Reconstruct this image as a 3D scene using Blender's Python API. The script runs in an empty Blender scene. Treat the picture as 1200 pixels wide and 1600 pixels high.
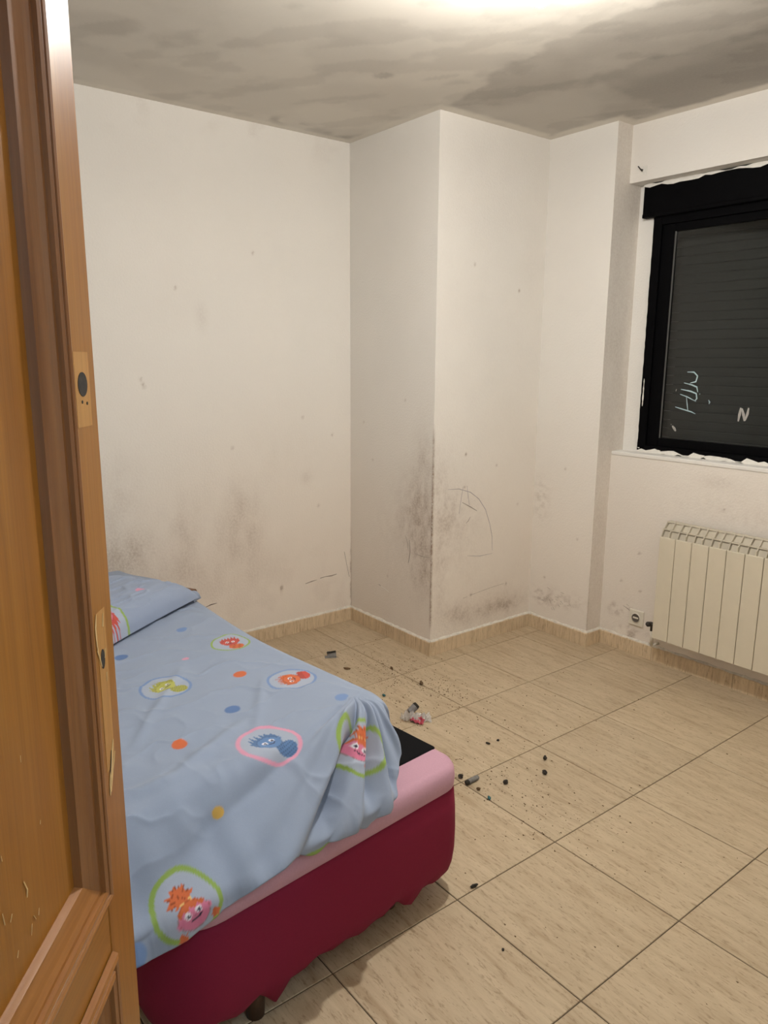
import bpy, bmesh, math, random
import numpy as np
from mathutils import Vector, Matrix

random.seed(7); np.random.seed(7)
scene = bpy.context.scene
col = scene.collection
PI = math.pi

# ------------------------------------------------------------------ camera
CAM = Vector((3.2893, -2.3390, 1.4507))
YAW, PITCH, ROLL = math.radians(141.985), math.radians(-11.647), math.radians(0.352)
FPX = 1167.97
fw = Vector((math.cos(PITCH)*math.cos(YAW), math.cos(PITCH)*math.sin(YAW), math.sin(PITCH)))
rt = fw.cross(Vector((0, 0, 1))).normalized()
up = rt.cross(fw)
rt2 = math.cos(ROLL)*rt + math.sin(ROLL)*up
up2 = -math.sin(ROLL)*rt + math.cos(ROLL)*up
cd = bpy.data.cameras.new('camera')
cd.sensor_fit = 'VERTICAL'; cd.sensor_height = 24.0; cd.lens = 24.0*FPX/1600.0
cd.clip_start = 0.02
cam = bpy.data.objects.new('camera', cd); col.objects.link(cam)
cam.matrix_world = Matrix(((rt2.x, up2.x, -fw.x, CAM.x), (rt2.y, up2.y, -fw.y, CAM.y),
                           (rt2.z, up2.z, -fw.z, CAM.z), (0, 0, 0, 1)))
scene.camera = cam

# ------------------------------------------------------------------ world, exposure
w = bpy.data.worlds.new('night'); scene.world = w; w.use_nodes = True
w.node_tree.nodes['Background'].inputs[0].default_value = (0.02, 0.025, 0.035, 1)
w.node_tree.nodes['Background'].inputs[1].default_value = 0.3
vs = scene.view_settings
vs.view_transform = 'Standard'; vs.look = 'None'; vs.exposure = 0.0; vs.gamma = 1.0
vs.use_curve_mapping = False

BULB = Vector((1.910, -0.785, 2.322))
BULB_STRENGTH = 2550.0
BULB_COLOR = (1.0, 0.965, 0.91, 1)
HALL_WATTS = 21.0
HALL_COLOR = (0.58, 0.80, 1.0)

# room numbers (metres)
H = 2.5
XB, YC, XD, YE = 0.6732, 0.726, 1.0632, 0.8372
YN = 0.931            # back of the window niche
XR, YB = 3.10, -2.75  # right wall and back wall
SILL, BEAM = 1.0, 2.25

# ------------------------------------------------------------------ helpers
def link(o, parent=None):
    col.objects.link(o)
    if parent is not None: o.parent = parent
    return o
def tag(o, label=None, cat=None, group=None, kind=None):
    if label: o['label'] = label
    if cat: o['category'] = cat
    if group: o['group'] = group
    if kind: o['kind'] = kind
    return o
def empty(name, loc=(0, 0, 0), rz=0):
    o = bpy.data.objects.new(name, None); o.location = loc; o.rotation_euler = (0, 0, rz)
    o.empty_display_size = 0.1
    return link(o)
def from_bm(name, bm, mat, parent=None, smooth=False):
    me = bpy.data.meshes.new(name); bm.normal_update(); bm.to_mesh(me); bm.free()
    if mat: me.materials.append(mat)
    if smooth:
        for f in me.polygons: f.use_smooth = True
    return link(bpy.data.objects.new(name, me), parent)
def from_arrays(name, V, Q, mat, parent=None, smooth=True, attrs=None):
    V = np.asarray(V, np.float32).reshape(-1, 3); Q = np.asarray(Q, np.int32)
    me = bpy.data.meshes.new(name)
    me.vertices.add(len(V)); me.vertices.foreach_set('co', V.ravel())
    me.loops.add(Q.size); me.loops.foreach_set('vertex_index', Q.ravel())
    me.polygons.add(len(Q)); me.polygons.foreach_set('loop_start', np.arange(0, Q.size, Q.shape[1], dtype=np.int32))
    me.update(calc_edges=True); me.validate()
    for an, av in (attrs or {}).items():
        av = np.asarray(av, np.float32)
        if av.ndim == 1:
            a = me.attributes.new(an, 'FLOAT', 'POINT'); a.data.foreach_set('value', av)
        else:
            a = me.attributes.new(an, 'FLOAT_COLOR', 'POINT')
            c4 = np.ones((len(av), 4), np.float32); c4[:, :3] = av; a.data.foreach_set('color', c4.ravel())
    me.polygons.foreach_set('use_smooth', np.full(len(Q), smooth))
    if mat: me.materials.append(mat)
    return link(bpy.data.objects.new(name, me), parent)
def quads(nu, nv, flip=False, base=0):
    i, j = np.meshgrid(np.arange(nu-1), np.arange(nv-1), indexing='ij')
    a = (i*nv+j).ravel()+base
    q = np.stack([a, a+nv, a+nv+1, a+1], 1)
    return q[:, ::-1] if flip else q
def bm_box(bm, x0, x1, y0, y1, z0, z1, bev=0, seg=2, mat=None):
    vs_ = [bm.verts.new(p) for p in ((x0,y0,z0),(x1,y0,z0),(x1,y1,z0),(x0,y1,z0),(x0,y0,z1),(x1,y0,z1),(x1,y1,z1),(x0,y1,z1))]
    fs = [bm.faces.new([vs_[k] for k in f]) for f in ((0,3,2,1),(4,5,6,7),(0,1,5,4),(1,2,6,5),(2,3,7,6),(3,0,4,7))]
    if bev > 0:
        es = list({e for f in fs for e in f.edges})
        bmesh.ops.bevel(bm, geom=es, offset=bev, segments=seg, affect='EDGES', profile=0.5)
    return vs_
def box(name, b, mat, parent=None, bev=0, seg=2, smooth=False):
    bm = bmesh.new(); bm_box(bm, *b, bev=bev, seg=seg)
    return from_bm(name, bm, mat, parent, smooth)
def bm_cyl(bm, p0, p1, r0, r1=None, n=20, caps=True):
    p0, p1 = Vector(p0), Vector(p1); r1 = r0 if r1 is None else r1
    d = (p1-p0).normalized(); a = d.orthogonal().normalized(); b = d.cross(a)
    A = [bm.verts.new(p0+r0*(math.cos(t)*a+math.sin(t)*b)) for t in [2*PI*k/n for k in range(n)]]
    B = [bm.verts.new(p1+r1*(math.cos(t)*a+math.sin(t)*b)) for t in [2*PI*k/n for k in range(n)]]
    for k in range(n): bm.faces.new((A[k], A[(k+1) % n], B[(k+1) % n], B[k]))
    if caps: bm.faces.new(A[::-1]); bm.faces.new(B)
def bm_lathe(bm, prof, o, axis=(0, 0, 1), n=28):
    o = Vector(o); d = Vector(axis).normalized(); a = d.orthogonal().normalized(); b = d.cross(a)
    rings = []
    for r, h in prof:
        if r < 1e-6: rings.append([bm.verts.new(o+d*h)])
        else: rings.append([bm.verts.new(o+d*h+r*(math.cos(2*PI*k/n)*a+math.sin(2*PI*k/n)*b)) for k in range(n)])
    for A, B in zip(rings, rings[1:]):
        for k in range(n):
            if len(A) == 1 and len(B) == 1: continue
            if len(A) == 1: bm.faces.new((A[0], B[(k+1) % n], B[k]))
            elif len(B) == 1: bm.faces.new((A[k], A[(k+1) % n], B[0]))
            else: bm.faces.new((A[k], A[(k+1) % n], B[(k+1) % n], B[k]))
def strip(name, pts, wd, nrm, mat, parent=None, th=0.0006, jitter=0.0):
    """thin painted / scratched stroke lying on a surface with normal nrm; pts are 3D points"""
    nrm = Vector(nrm).normalized(); bm = bmesh.new(); rows = []
    n = len(pts)
    for k, p in enumerate(pts):
        p = Vector(p); t = (Vector(pts[min(k+1, n-1)])-Vector(pts[max(k-1, 0)])).normalized()
        s = t.cross(nrm).normalized(); ww = wd*(1+random.uniform(-jitter, jitter))*0.5
        if k in (0, n-1): ww *= 0.5
        rows.append([bm.verts.new(p+s*ww), bm.verts.new(p+nrm*th+s*ww*.6), bm.verts.new(p+nrm*th-s*ww*.6), bm.verts.new(p-s*ww)])
    for A, B in zip(rows, rows[1:]):
        for j in range(3): bm.faces.new((A[j], A[j+1], B[j+1], B[j]))
    return from_bm(name, bm, mat, parent)
# value noise in numpy
def vnoise(x, y, seed=0):
    ix, iy = np.floor(x), np.floor(y); fx, fy = x-ix, y-iy
    fx = fx*fx*(3-2*fx); fy = fy*fy*(3-2*fy)
    def h(a, b):
        s = np.sin(a*127.1+b*311.7+seed*74.7)*43758.5453
        return s-np.floor(s)
    return (h(ix, iy)*(1-fx)+h(ix+1, iy)*fx)*(1-fy)+(h(ix, iy+1)*(1-fx)+h(ix+1, iy+1)*fx)*fy
def fbm(x, y, s=1.0, oc=4, seed=0):
    t = 0; a = .5; n = 0
    for k in range(oc):
        t = t+a*vnoise(x*s, y*s, seed+k*13); n += a; a *= .5; s *= 2.03
    return t/n
def blob(x, y, cx, cy, rx, ry, rot=0):
    c, s = math.cos(rot), math.sin(rot); dx, dy = x-cx, y-cy
    return np.exp(-(((dx*c+dy*s)/rx)**2+((-dx*s+dy*c)/ry)**2))
def sstep(a, b, x):
    t = np.clip((x-a)/(b-a), 0, 1); return t*t*(3-2*t)

# ------------------------------------------------------------------ materials
def new_mat(name):
    m = bpy.data.materials.new(name); m.use_nodes = True
    nt = m.node_tree; b = nt.nodes['Principled BSDF']
    return m, nt, b
def N(nt, t, **kw):
    n = nt.nodes.new(t)
    for k, v in kw.items(): setattr(n, k, v)
    return n
def mixc(nt, fac, a, b, bt='MIX'):
    m = N(nt, 'ShaderNodeMix', data_type='RGBA', blend_type=bt)
    for i, v in ((0, fac), (6, a), (7, b)):
        if isinstance(v, bpy.types.NodeSocket): nt.links.new(v, m.inputs[i])
        elif i == 0: m.inputs[0].default_value = v
        else: m.inputs[i].default_value = (*v, 1)
    return m.outputs[2]
def ramp(nt, src, stops):
    r = N(nt, 'ShaderNodeValToRGB'); cr = r.color_ramp
    while len(cr.elements) < len(stops): cr.elements.new(0.5)
    for e, (p, c) in zip(cr.elements, stops):
        e.position = p; e.color = (*c, 1) if len(c) == 3 else c
    nt.links.new(src, r.inputs[0]); return r.outputs[0]
def noise(nt, vec, scale, detail=4, rough=.5, dist=0.0):
    n = N(nt, 'ShaderNodeTexNoise'); n.inputs['Scale'].default_value = scale
    n.inputs['Detail'].default_value = detail; n.inputs['Roughness'].default_value = rough
    n.inputs['Distortion'].default_value = dist
    if vec is not None: nt.links.new(vec, n.inputs['Vector'])
    return n.outputs['Fac']
def mapping(nt, src, scale=(1, 1, 1), loc=(0, 0, 0)):
    mp = N(nt, 'ShaderNodeMapping'); mp.inputs['Scale'].default_value = scale; mp.inputs['Location'].default_value = loc
    nt.links.new(src, mp.inputs['Vector']); return mp.outputs[0]
def bump(nt, b, src, st=.2, dist=.01):
    n = N(nt, 'ShaderNodeBump'); n.inputs['Strength'].default_value = st; n.inputs['Distance'].default_value = dist
    nt.links.new(src, n.inputs['Height']); nt.links.new(n.outputs[0], b.inputs['Normal'])
def flat_mat(name, c, rough=.5, spec=.5, metal=0, nz=0.0, nscale=30, bm_=0.0, coat=0):
    m, nt, b = new_mat(name)
    b.inputs['Roughness'].default_value = rough; b.inputs['Specular IOR Level'].default_value = spec
    b.inputs['Metallic'].default_value = metal; b.inputs['Coat Weight'].default_value = coat
    tc = N(nt, 'ShaderNodeTexCoord')
    f = noise(nt, tc.outputs['Object'], nscale, 5, .6)
    lo = tuple(max(0, x*(1-nz)) for x in c); hi = tuple(min(1, x*(1+nz)) for x in c)
    nt.links.new(ramp(nt, f, [(.3, lo), (.7, hi)]), b.inputs['Base Color'])
    if bm_: bump(nt, b, f, bm_, .004)
    return m
def plaster(name, base, stain_c, bscale=150, bst=.25, GR=.35):
    m, nt, b = new_mat(name)
    tc = N(nt, 'ShaderNodeTexCoord'); V = tc.outputs['Object']
    at = N(nt, 'ShaderNodeAttribute', attribute_name='stain')
    at2 = N(nt, 'ShaderNodeAttribute', attribute_name='warm')
    n1 = noise(nt, V, 2.2, 4, .55)
    c0 = ramp(nt, n1, [(.35, tuple(x*.965 for x in base)), (.65, base)])
    c1 = mixc(nt, at2.outputs['Fac'], c0, (base[0]*1.0, base[1]*.91, base[2]*.83))
    # grime breaks up with a fine grain
    n2 = noise(nt, V, 90, 5, .65)
    mm = N(nt, 'ShaderNodeMath', operation='MULTIPLY'); nt.links.new(at.outputs['Fac'], mm.inputs[0])
    gr = ramp(nt, n2, [(.30, (1-GR,)*3), (.70, (1+GR*.6,)*3)])
    nt.links.new(gr, mm.inputs[1])
    cl = N(nt, 'ShaderNodeClamp'); nt.links.new(mm.outputs[0], cl.inputs[0])
    c2 = mixc(nt, cl.outputs[0], c1, stain_c)
    nt.links.new(c2, b.inputs['Base Color'])
    b.inputs['Roughness'].default_value = .62; b.inputs['Specular IOR Level'].default_value = .3
    hb = noise(nt, V, bscale, 3, .5)
    bump(nt, b, hb, bst, .004)
    return m

M = {}
M['wall'] = plaster('painted_plaster', (.835, .815, .775), (.27, .180, .120), 115, .38, .6)
M['ceil'] = plaster('ceiling_paint', (.78, .76, .70), (.34, .315, .28), 60, .10, .06)
def wood_mat(name, c0, c1, c2, axis=2, rough=.32, coat=.07):
    m, nt, b = new_mat(name)
    tc = N(nt, 'ShaderNodeTexCoord')
    sc = [26, 26, 26]; sc[axis] = 1.3
    v = mapping(nt, tc.outputs['Object'], tuple(sc))
    f = noise(nt, v, 1.0, 5, .6, .6)
    sc2 = [220, 220, 220]; sc2[axis] = 6
    v2 = mapping(nt, tc.outputs['Object'], tuple(sc2)); g = noise(nt, v2, 1.0, 3, .6)
    c = ramp(nt, f, [(.28, c0), (.5, c1), (.74, c2)])
    c = mixc(nt, .18, c, ramp(nt, g, [(.35, (.25, .25, .25)), (.6, (1, 1, 1))]), 'MULTIPLY')
    nt.links.new(c, b.inputs['Base Color'])
    b.inputs['Roughness'].default_value = rough; b.inputs['Coat Weight'].default_value = coat; b.inputs['Specular IOR Level'].default_value = .35; b.inputs['Coat Roughness'].default_value = .22
    bump(nt, b, g, .06, .002)
    return m
M['wood'] = wood_mat('varnished_pine_vertical', (.265, .092, .010), (.335, .128, .016), (.39, .165, .025), 2)
M['wood_h'] = wood_mat('varnished_pine_horizontal', (.265, .092, .010), (.335, .128, .016), (.39, .165, .025), 0)
M['mould'] = wood_mat('darker_moulding_wood', (.17, .060, .016), (.26, .098, .028), (.37, .155, .050), 2, .28, .35)
M['mould_h'] = wood_mat('moulding_wood_horizontal', (.24, .085, .018), (.34, .130, .030), (.43, .185, .055), 0, .28)
M['leg'] = wood_mat('dark_leg_wood', (.05, .028, .016), (.075, .04, .022), (.10, .055, .03), 2, .5)

def travertine(name, vertical=False):
    K = 1.32 if vertical else 1.0
    m, nt, b = new_mat(name)
    tc = N(nt, 'ShaderNodeTexCoord'); oi = N(nt, 'ShaderNodeObjectInfo')
    add = N(nt, 'ShaderNodeVectorMath', operation='ADD')
    mul = N(nt, 'ShaderNodeVectorMath', operation='SCALE'); mul.inputs['Scale'].default_value = 37.0
    comb = N(nt, 'ShaderNodeCombineXYZ')
    for k in range(3): nt.links.new(oi.outputs['Random'], comb.inputs[k])
    nt.links.new(comb.outputs[0], mul.inputs[0])
    nt.links.new(tc.outputs['Object'], add.inputs[0]); nt.links.new(mul.outputs[0], add.inputs[1])
    if vertical:
        v1 = mapping(nt, add.outputs[0], (60, 60, 7)); v2 = mapping(nt, add.outputs[0], (160, 160, 22))
    else:
        v1 = mapping(nt, add.outputs[0], (5.5, 34, 1)); v2 = mapping(nt, add.outputs[0], (38, 150, 1))
    f1 = noise(nt, v1, 1, 5, .6, .8); f2 = noise(nt, v2, 1, 4, .7, .4)
    c = ramp(nt, f1, [(.25, (.39*K, .285*K, .175*K)), (.46, (.49*K, .388*K, .26*K)), (.62, (.545*K, .437*K, .298*K)), (.85, (.58*K, .472*K, .33*K))])
    c = mixc(nt, .55, c, ramp(nt, f2, [(.33, (.42, .33, .25)), (.46, (1, 1, 1))]), 'MULTIPLY')
    # each tile a touch lighter or darker
    hv = N(nt, 'ShaderNodeHueSaturation'); mr = N(nt, 'ShaderNodeMapRange')
    mr.inputs['To Min'].default_value = .96; mr.inputs['To Max'].default_value = 1.04
    nt.links.new(oi.outputs['Random'], mr.inputs['Value']); nt.links.new(mr.outputs[0], hv.inputs['Value'])
    nt.links.new(c, hv.inputs['Color']); nt.links.new(hv.outputs[0], b.inputs['Base Color'])
    b.inputs['Roughness'].default_value = .38; b.inputs['Specular IOR Level'].default_value = .42
    bump(nt, b, f2, .05, .002)
    return m
M['tile'] = travertine('travertine_floor_tile')
M['bbtile'] = travertine('travertine_baseboard', True)
M['grout'] = flat_mat('dark_grout', (.11, .08, .048), .9, nz=.2)
M['caulk'] = flat_mat('white_bead', (.70, .66, .58), .8, nz=.15, nscale=60, bm_=.2)
M['black'] = flat_mat('black_window_paint', (.0016, .0016, .0022), .65, .06, nz=.2)
M['whitepaint'] = flat_mat('white_paint_smear', (.80, .78, .73), .6, nz=.08)
M['scratch'] = flat_mat('grey_scuff', (.33, .28, .24), .8, nz=.2)
M['scratch_dark'] = flat_mat('dark_scuff', (.13, .105, .09), .8, nz=.3)
M['scribble'] = flat_mat('violet_grey_pen', (.42, .37, .38), .8, nz=.2)
M['chalk'] = flat_mat('bluish_chalk', (.42, .56, .60), .8, nz=.2)
M['chalk2'] = flat_mat('grey_tape_residue', (.40, .385, .36), .8, nz=.2)
M['rad'] = flat_mat('radiator_enamel', (.70, .64, .51), .35, nz=.03, nscale=6)
M['rad_shade'] = flat_mat('radiator_enamel_shaded', (.57, .52, .42), .45, nz=.03)  # darker copy of the enamel, the grille's shade put into its colour
M['slat'] = flat_mat('shutter_slat', (.043, .044, .043), .5, nz=.12)
M['gasket'] = flat_mat('gasket_highlight', (.11, .11, .105), .4)  # gasket strip, highlight along the sash edge put into its pale tone
M['socket'] = flat_mat('socket_plastic', (.76, .72, .62), .35, nz=.03)
M['socket_dark'] = flat_mat('socket_well', (.10, .085, .07), .6)
M['brass'] = flat_mat('tarnished_valve', (.045, .038, .032), .45, metal=.3, nz=.3)
M['crimson'] = flat_mat('crimson_fabric', (.215, .011, .042), .8, .25, nz=.05, nscale=300, bm_=.05)
M['pink'] = flat_mat('pink_fabric', (.54, .315, .395), .8, .25, nz=.04, nscale=200, bm_=.04)
M['blackcloth'] = flat_mat('black_breathable_cloth', (.006, .006, .007), .9, .1, nz=.3, nscale=300)
M['mattress'] = flat_mat('mattress_ticking', (.6, .6, .6), .9, nz=.05)
M['brownfab'] = flat_mat('brown_pillow_core', (.14, .065, .025), .8, nz=.3)
M['hole'] = flat_mat('dark_drilled_hole', (.03, .022, .016), .9, nz=.4, nscale=200)
M['rawwood'] = wood_mat('pale_unvarnished_wood', (.42, .20, .050), (.48, .235, .065), (.53, .27, .08), 2, .5)
M['splinter'] = flat_mat('splintered_wood', (.68, .45, .20), .8, nz=.2)
M['bakelite'] = flat_mat('white_lamp_plastic', (.75, .73, .70), .4)
M['ash'] = flat_mat('grey_ash_paper', (.20, .19, .18), .9, nz=.3, nscale=200)
M['soot'] = flat_mat('black_crumb', (.030, .024, .018), .9, nz=.5, nscale=200)
M['browncrumb'] = flat_mat('brown_crumb', (.14, .085, .04), .9, nz=.4, nscale=200)
M['teal'] = flat_mat('teal_plastic', (.02, .12, .13), .5, nz=.2)
M['redprint'] = flat_mat('red_printed_plastic', (.42, .06, .09), .3, nz=.2)
M['greyplastic'] = flat_mat('grey_plastic', (.22, .21, .21), .35, nz=.2)
def glass_mat(name, tint=(1, 1, 1), rough=.02, thin=True):
    m, nt, b = new_mat(name)
    b.inputs['Base Color'].default_value = (*tint, 1); b.inputs['Roughness'].default_value = rough
    b.inputs['Transmission Weight'].default_value = 1; b.inputs['IOR'].default_value = 1.45
    return m
def pane_mat(name, tint):
    m, nt, b = new_mat(name); nt.nodes.remove(b)
    out = nt.nodes['Material Output']
    tr = N(nt, 'ShaderNodeBsdfTransparent'); tr.inputs[0].default_value = (*tint, 1)
    gl = N(nt, 'ShaderNodeBsdfGlossy'); gl.inputs['Roughness'].default_value = .06
    fr = N(nt, 'ShaderNodeFresnel'); fr.inputs[0].default_value = 1.45
    mx = N(nt, 'ShaderNodeMixShader'); nt.links.new(fr.outputs[0], mx.inputs[0])
    nt.links.new(tr.outputs[0], mx.inputs[1]); nt.links.new(gl.outputs[0], mx.inputs[2])
    nt.links.new(mx.outputs[0], out.inputs[0]); return m
M['pane'] = pane_mat('window_glass', (.80, .82, .81))
M['clear'] = flat_mat('clear_wrapper_film', (.75, .72, .68), .15, .6)
M['clear'].node_tree.nodes['Principled BSDF'].inputs['Alpha'].default_value = .45
def emit(name, c, s):
    m, nt, b = new_mat(name)
    b.inputs['Base Color'].default_value = (.9, .9, .9, 1)
    b.inputs['Emission Color'].default_value = c; b.inputs['Emission Strength'].default_value = s
    return m
M['bulb'] = emit('lit_bulb', BULB_COLOR, BULB_STRENGTH)
def print_mat(name):
    m, nt, b = new_mat(name)
    at = N(nt, 'ShaderNodeAttribute', attribute_name='print')
    tc = N(nt, 'ShaderNodeTexCoord')
    f = noise(nt, tc.outputs['Object'], 600, 2, .5)
    c = mixc(nt, .10, at.outputs['Color'], ramp(nt, f, [(.3, (.6, .6, .6)), (.7, (1, 1, 1))]), 'MULTIPLY')
    nt.links.new(c, b.inputs['Base Color'])
    b.inputs['Roughness'].default_value = .85; b.inputs['Specular IOR Level'].default_value = .2
    b.inputs['Sheen Weight'].default_value = .15
    f2 = noise(nt, tc.outputs['Object'], 45, 4, .6)
    bump(nt, b, f2, .10, .004)
    return m
M['sheet'] = print_mat('printed_cotton')

# ------------------------------------------------------------------ walls
def wall_solid(name, grids, boxes, mat):
    """grids: (origin, udir, vdir, lu, lv, res, stain(u,v), warm(u,v)); boxes: slab pieces behind"""
    VV, QQ, S, Wm = [], [], [], []; base = 0
    for (o, ud, vd, lu, lv, res, sf, wf) in grids:
        nu, nv = int(lu/res)+2, int(lv/res)+2
        u, v = np.meshgrid(np.linspace(0, lu, nu), np.linspace(0, lv, nv), indexing='ij')
        P = np.array(o)+u[..., None]*np.array(ud)+v[..., None]*np.array(vd)
        VV.append(P.reshape(-1, 3)); QQ.append(quads(nu, nv, base=base)); base += nu*nv
        S.append(np.clip(sf(u, v), 0, 1).ravel() if sf else np.zeros(nu*nv))
        Wm.append(np.clip(wf(u, v), 0, 1).ravel() if wf else np.zeros(nu*nv))
    for (x0, x1, y0, y1, z0, z1, skip) in boxes:
        b = np.array([(x0,y0,z0),(x1,y0,z0),(x1,y1,z0),(x0,y1,z0),(x0,y0,z1),(x1,y0,z1),(x1,y1,z1),(x0,y1,z1)])
        F = {'-z':(0,3,2,1),'+z':(4,5,6,7),'-y':(0,1,5,4),'+x':(1,2,6,5),'+y':(2,3,7,6),'-x':(3,0,4,7)}
        VV.append(b); QQ.append(np.array([F[k] for k in F if k not in skip])+base); base += 8
        S.append(np.zeros(8)); Wm.append(np.zeros(8))
    o = from_arrays(name, np.concatenate(VV), np.concatenate(QQ), mat, None, False,
                    {'stain': np.concatenate(S), 'warm': np.concatenate(Wm)})
    return tag(o, kind='structure')

def warm_low(z, u, seed):        # lower wall slightly pinker / browner, fading out upwards
    return (1-sstep(.3, 1.55, z))*.55+.18*fbm(u, z, 2.0, 3, seed)
# left wall : u = y - YB (0 .. 2.62), v = z
def st_left(u, v):
    y = u+YB
    n = fbm(u, v, 9, 4, 3); n2 = fbm(u*1.0, v*.55, 22, 3, 8)
    s = .12*blob(y, v, -.831, 1.629, .030, .06)
    for cy, cz, ry, rz, a in ((-1.221,.575,.10,.09,.42),(-.961,.585,.06,.16,.30),(-.729,.562,.06,.13,.30),(-.605,.60,.06,.16,.34),
                              (-.681,.75,.05,.10,.28),(-.278,.84,.035,.035,.24),(-1.272,.85,.10,.18,.20),(-.55,.40,.22,.10,.14),
                              (-1.05,.40,.3,.14,.20),(-.85,.70,.35,.25,.12),(-.42,.98,.2,.15,.08),(-1.4,.5,.2,.3,.3)):
        s = s+.62*a*blob(y, v, cy, cz, ry, rz)*(.35+1.2*n2)
    s = s+.08*(1-sstep(.1, .75, v))*sstep(.45, .7, n)
    s = s+.9*blob(y, v, -.446, .268, .007, .012)+.35*blob(y, v, -.446, .248, .004, .02)
    s = s+.6*np.exp(-((-y)/.006)**2)*(1-sstep(.25, .6, v))*sstep(.3, .6, fbm(u*0, v, 30, 3, 5))      # broken dark line low in the corner
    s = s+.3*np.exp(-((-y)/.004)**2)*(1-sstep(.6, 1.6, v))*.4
    for cy, cz in ((-1.122, 1.332), (-1.117, 1.318), (-1.130, 1.352), (-.30, 1.15), (-.12, 1.05), (-.56, 1.93), (-.7, 1.02), (-.21, .68), (-.95, 1.75)):
        s = s+.5*blob(y, v, cy, cz, .006, .007)
    s = s+.10*sstep(2.3, 2.5, v)*sstep(.5, .75, n)
    return s
def soot_edge(d, v):
    e = np.exp(-(d/.0068)**2)*sstep(.10, .2, v)*(1-sstep(1.0, 1.18, v))
    return e*(.35+.75*fbm(d*0, v, 26, 3, 21))
# pillar left face A-B : u = x, v = z
def st_ab(u, v):
    d = XB-u; n = fbm(u, v, 7, 4, 31); g = fbm(u*1.0, v*.6, 40, 3, 32)
    s = (.50*blob(u, v, .645, .66, .13, .24)+.30*blob(u, v, .60, .92, .07, .22)+.30*blob(u, v, .52, .70, .10, .16)+.28*blob(u, v, .62, .42, .09, .14)+
         .14*blob(u, v, .45, .50, .25, .30))*.62*(.25+1.35*g*(.5+n))
    s = s+1.0*soot_edge(d, v)+.30*np.exp(-(u/.006)**2)*(1-sstep(.3, .7, v))
    s = s+.06*(1-sstep(.1, .6, v))*n
    for cx, cz in ((.12, 1.12), (.33, .33), (.2, .93), (.46, 1.25)): s = s+.4*blob(u, v, cx, cz, .006, .006)
    return s
# pillar right face B-C : u = y, v = z
def st_bc(u, v):
    g = fbm(u, v*.7, 36, 3, 42); n = fbm(u, v, 8, 4, 41)
    s = (.22*blob(u, v, .03, .86, .07, .16)+.22*blob(u, v, .05, .42, .05, .22)+.16*blob(u, v, .18, .62, .16, .22)+.20*blob(u, v, .10, .70, .06, .10)+
         .30*blob(u, v, .184, .185, .10, .05)+.34*blob(u, v, .52, .165, .14, .05)+.2*blob(u, v, .36, .15, .2, .05))*(.1+1.5*g)
    s = s+.9*soot_edge(u, v)+.05*n
    for cy, cz, a in ((.212, .992, .9), (.545, 1.78, .8), (.235, 1.88, .5), (.535, .275, .5), (.43, .92, .4), (.60, .70, .35), (.21, .83, .5), (.275, .262, .8)):
        s = s+a*blob(u, v, cy, cz, .006, .007)
    return s+.10*(1-sstep(.1, .5, v))*n
# stub C-D : u = x-XB
def st_cd(u, v):
    g = fbm(u, v*1.4, 45, 3, 52)
    s = (.22*blob(u, v, .15, .195, .09, .045)+.16*blob(u, v, .28, .21, .09, .04)+.3*blob(u, v, .08, .19, .05, .04)+.2*blob(u, v, .05, .72, .05, .10))*sstep(.35, .72, g)*1.3
    s = s+.28*np.exp(-((XD-XB-u)/.004)**2)*(1-sstep(.2, .5, v))
    for cx, cz in ((.10, .30), (.2, .9), (.3, .55)): s = s+.5*blob(u, v, cx, cz, .006, .006)
    return s+.06*(1-sstep(.1, .5, v))*fbm(u, v, 8, 3, 51)
def st_de(u, v):
    return .10+.16*fbm(u*3, v, 6, 3, 61)+.3*np.exp(-(u/.004)**2)*(1-sstep(.2, .6, v))
def st_win(u, v):
    g = fbm(u, v, 40, 3, 72)
    s = .5*(blob(u, v, .14, .22, .05, .03)+blob(u, v, .08, .20, .03, .03)+blob(u, v, .20, .10, .10, .03))*sstep(.4, .7, g)
    for cx, cz in ((.22, .33), (.11, .36), (.60, .80), (.17, .13), (.2, .52)): s = s+.7*blob(u, v, cx, cz, .006, .005)
    s = s+.35*blob(u, v, .9, .80, .5, .12)*g*.5+.15*blob(u, v, .55, .92, .08, .03)
    return s+.05*fbm(u, v, 5, 3, 71)

wl = wall_solid('wall_left', [((0, YB, 0), (0, 1, 0), (0, 0, 1), -YB, H, .0085, st_left, lambda u, v: warm_low(v, u, 4)*sstep(.9, 2.0, u)+.1)],
                [(-.15, 0, YB-.15, 0, 0, H, ('+x',))], M['wall'])
wp = wall_solid('wall_pillar', [((0, 0, 0), (1, 0, 0), (0, 0, 1), XB, H, .0055, st_ab, lambda u, v: .08+.8*warm_low(v, u, 14)),
                                ((XB, 0, 0), (0, 1, 0), (0, 0, 1), YC, H, .0055, st_bc, lambda u, v: .12+.8*warm_low(v, u, 15))],
                [(-.15, XB, 0, 1.2, 0, H, ('-y', '+x')), (XB-.02, XB-.001, YC, 1.2, 0, H, ())], M['wall'])
ws = wall_solid('wall_niche', [((XB, YC, 0), (1, 0, 0), (0, 0, 1), XD-XB, H, .006, st_cd, lambda u, v: .08+.7*warm_low(v, u, 16)),
                               ((XD, YC, 0), (0, 1, 0), (0, 0, 1), .30, H, .008, st_de, lambda u, v: .3+.5*warm_low(v, u, 17))],
                [(XB-.01, XD, YC, 1.2, 0, H, ('-y', '+x'))], M['wall'])
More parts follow.
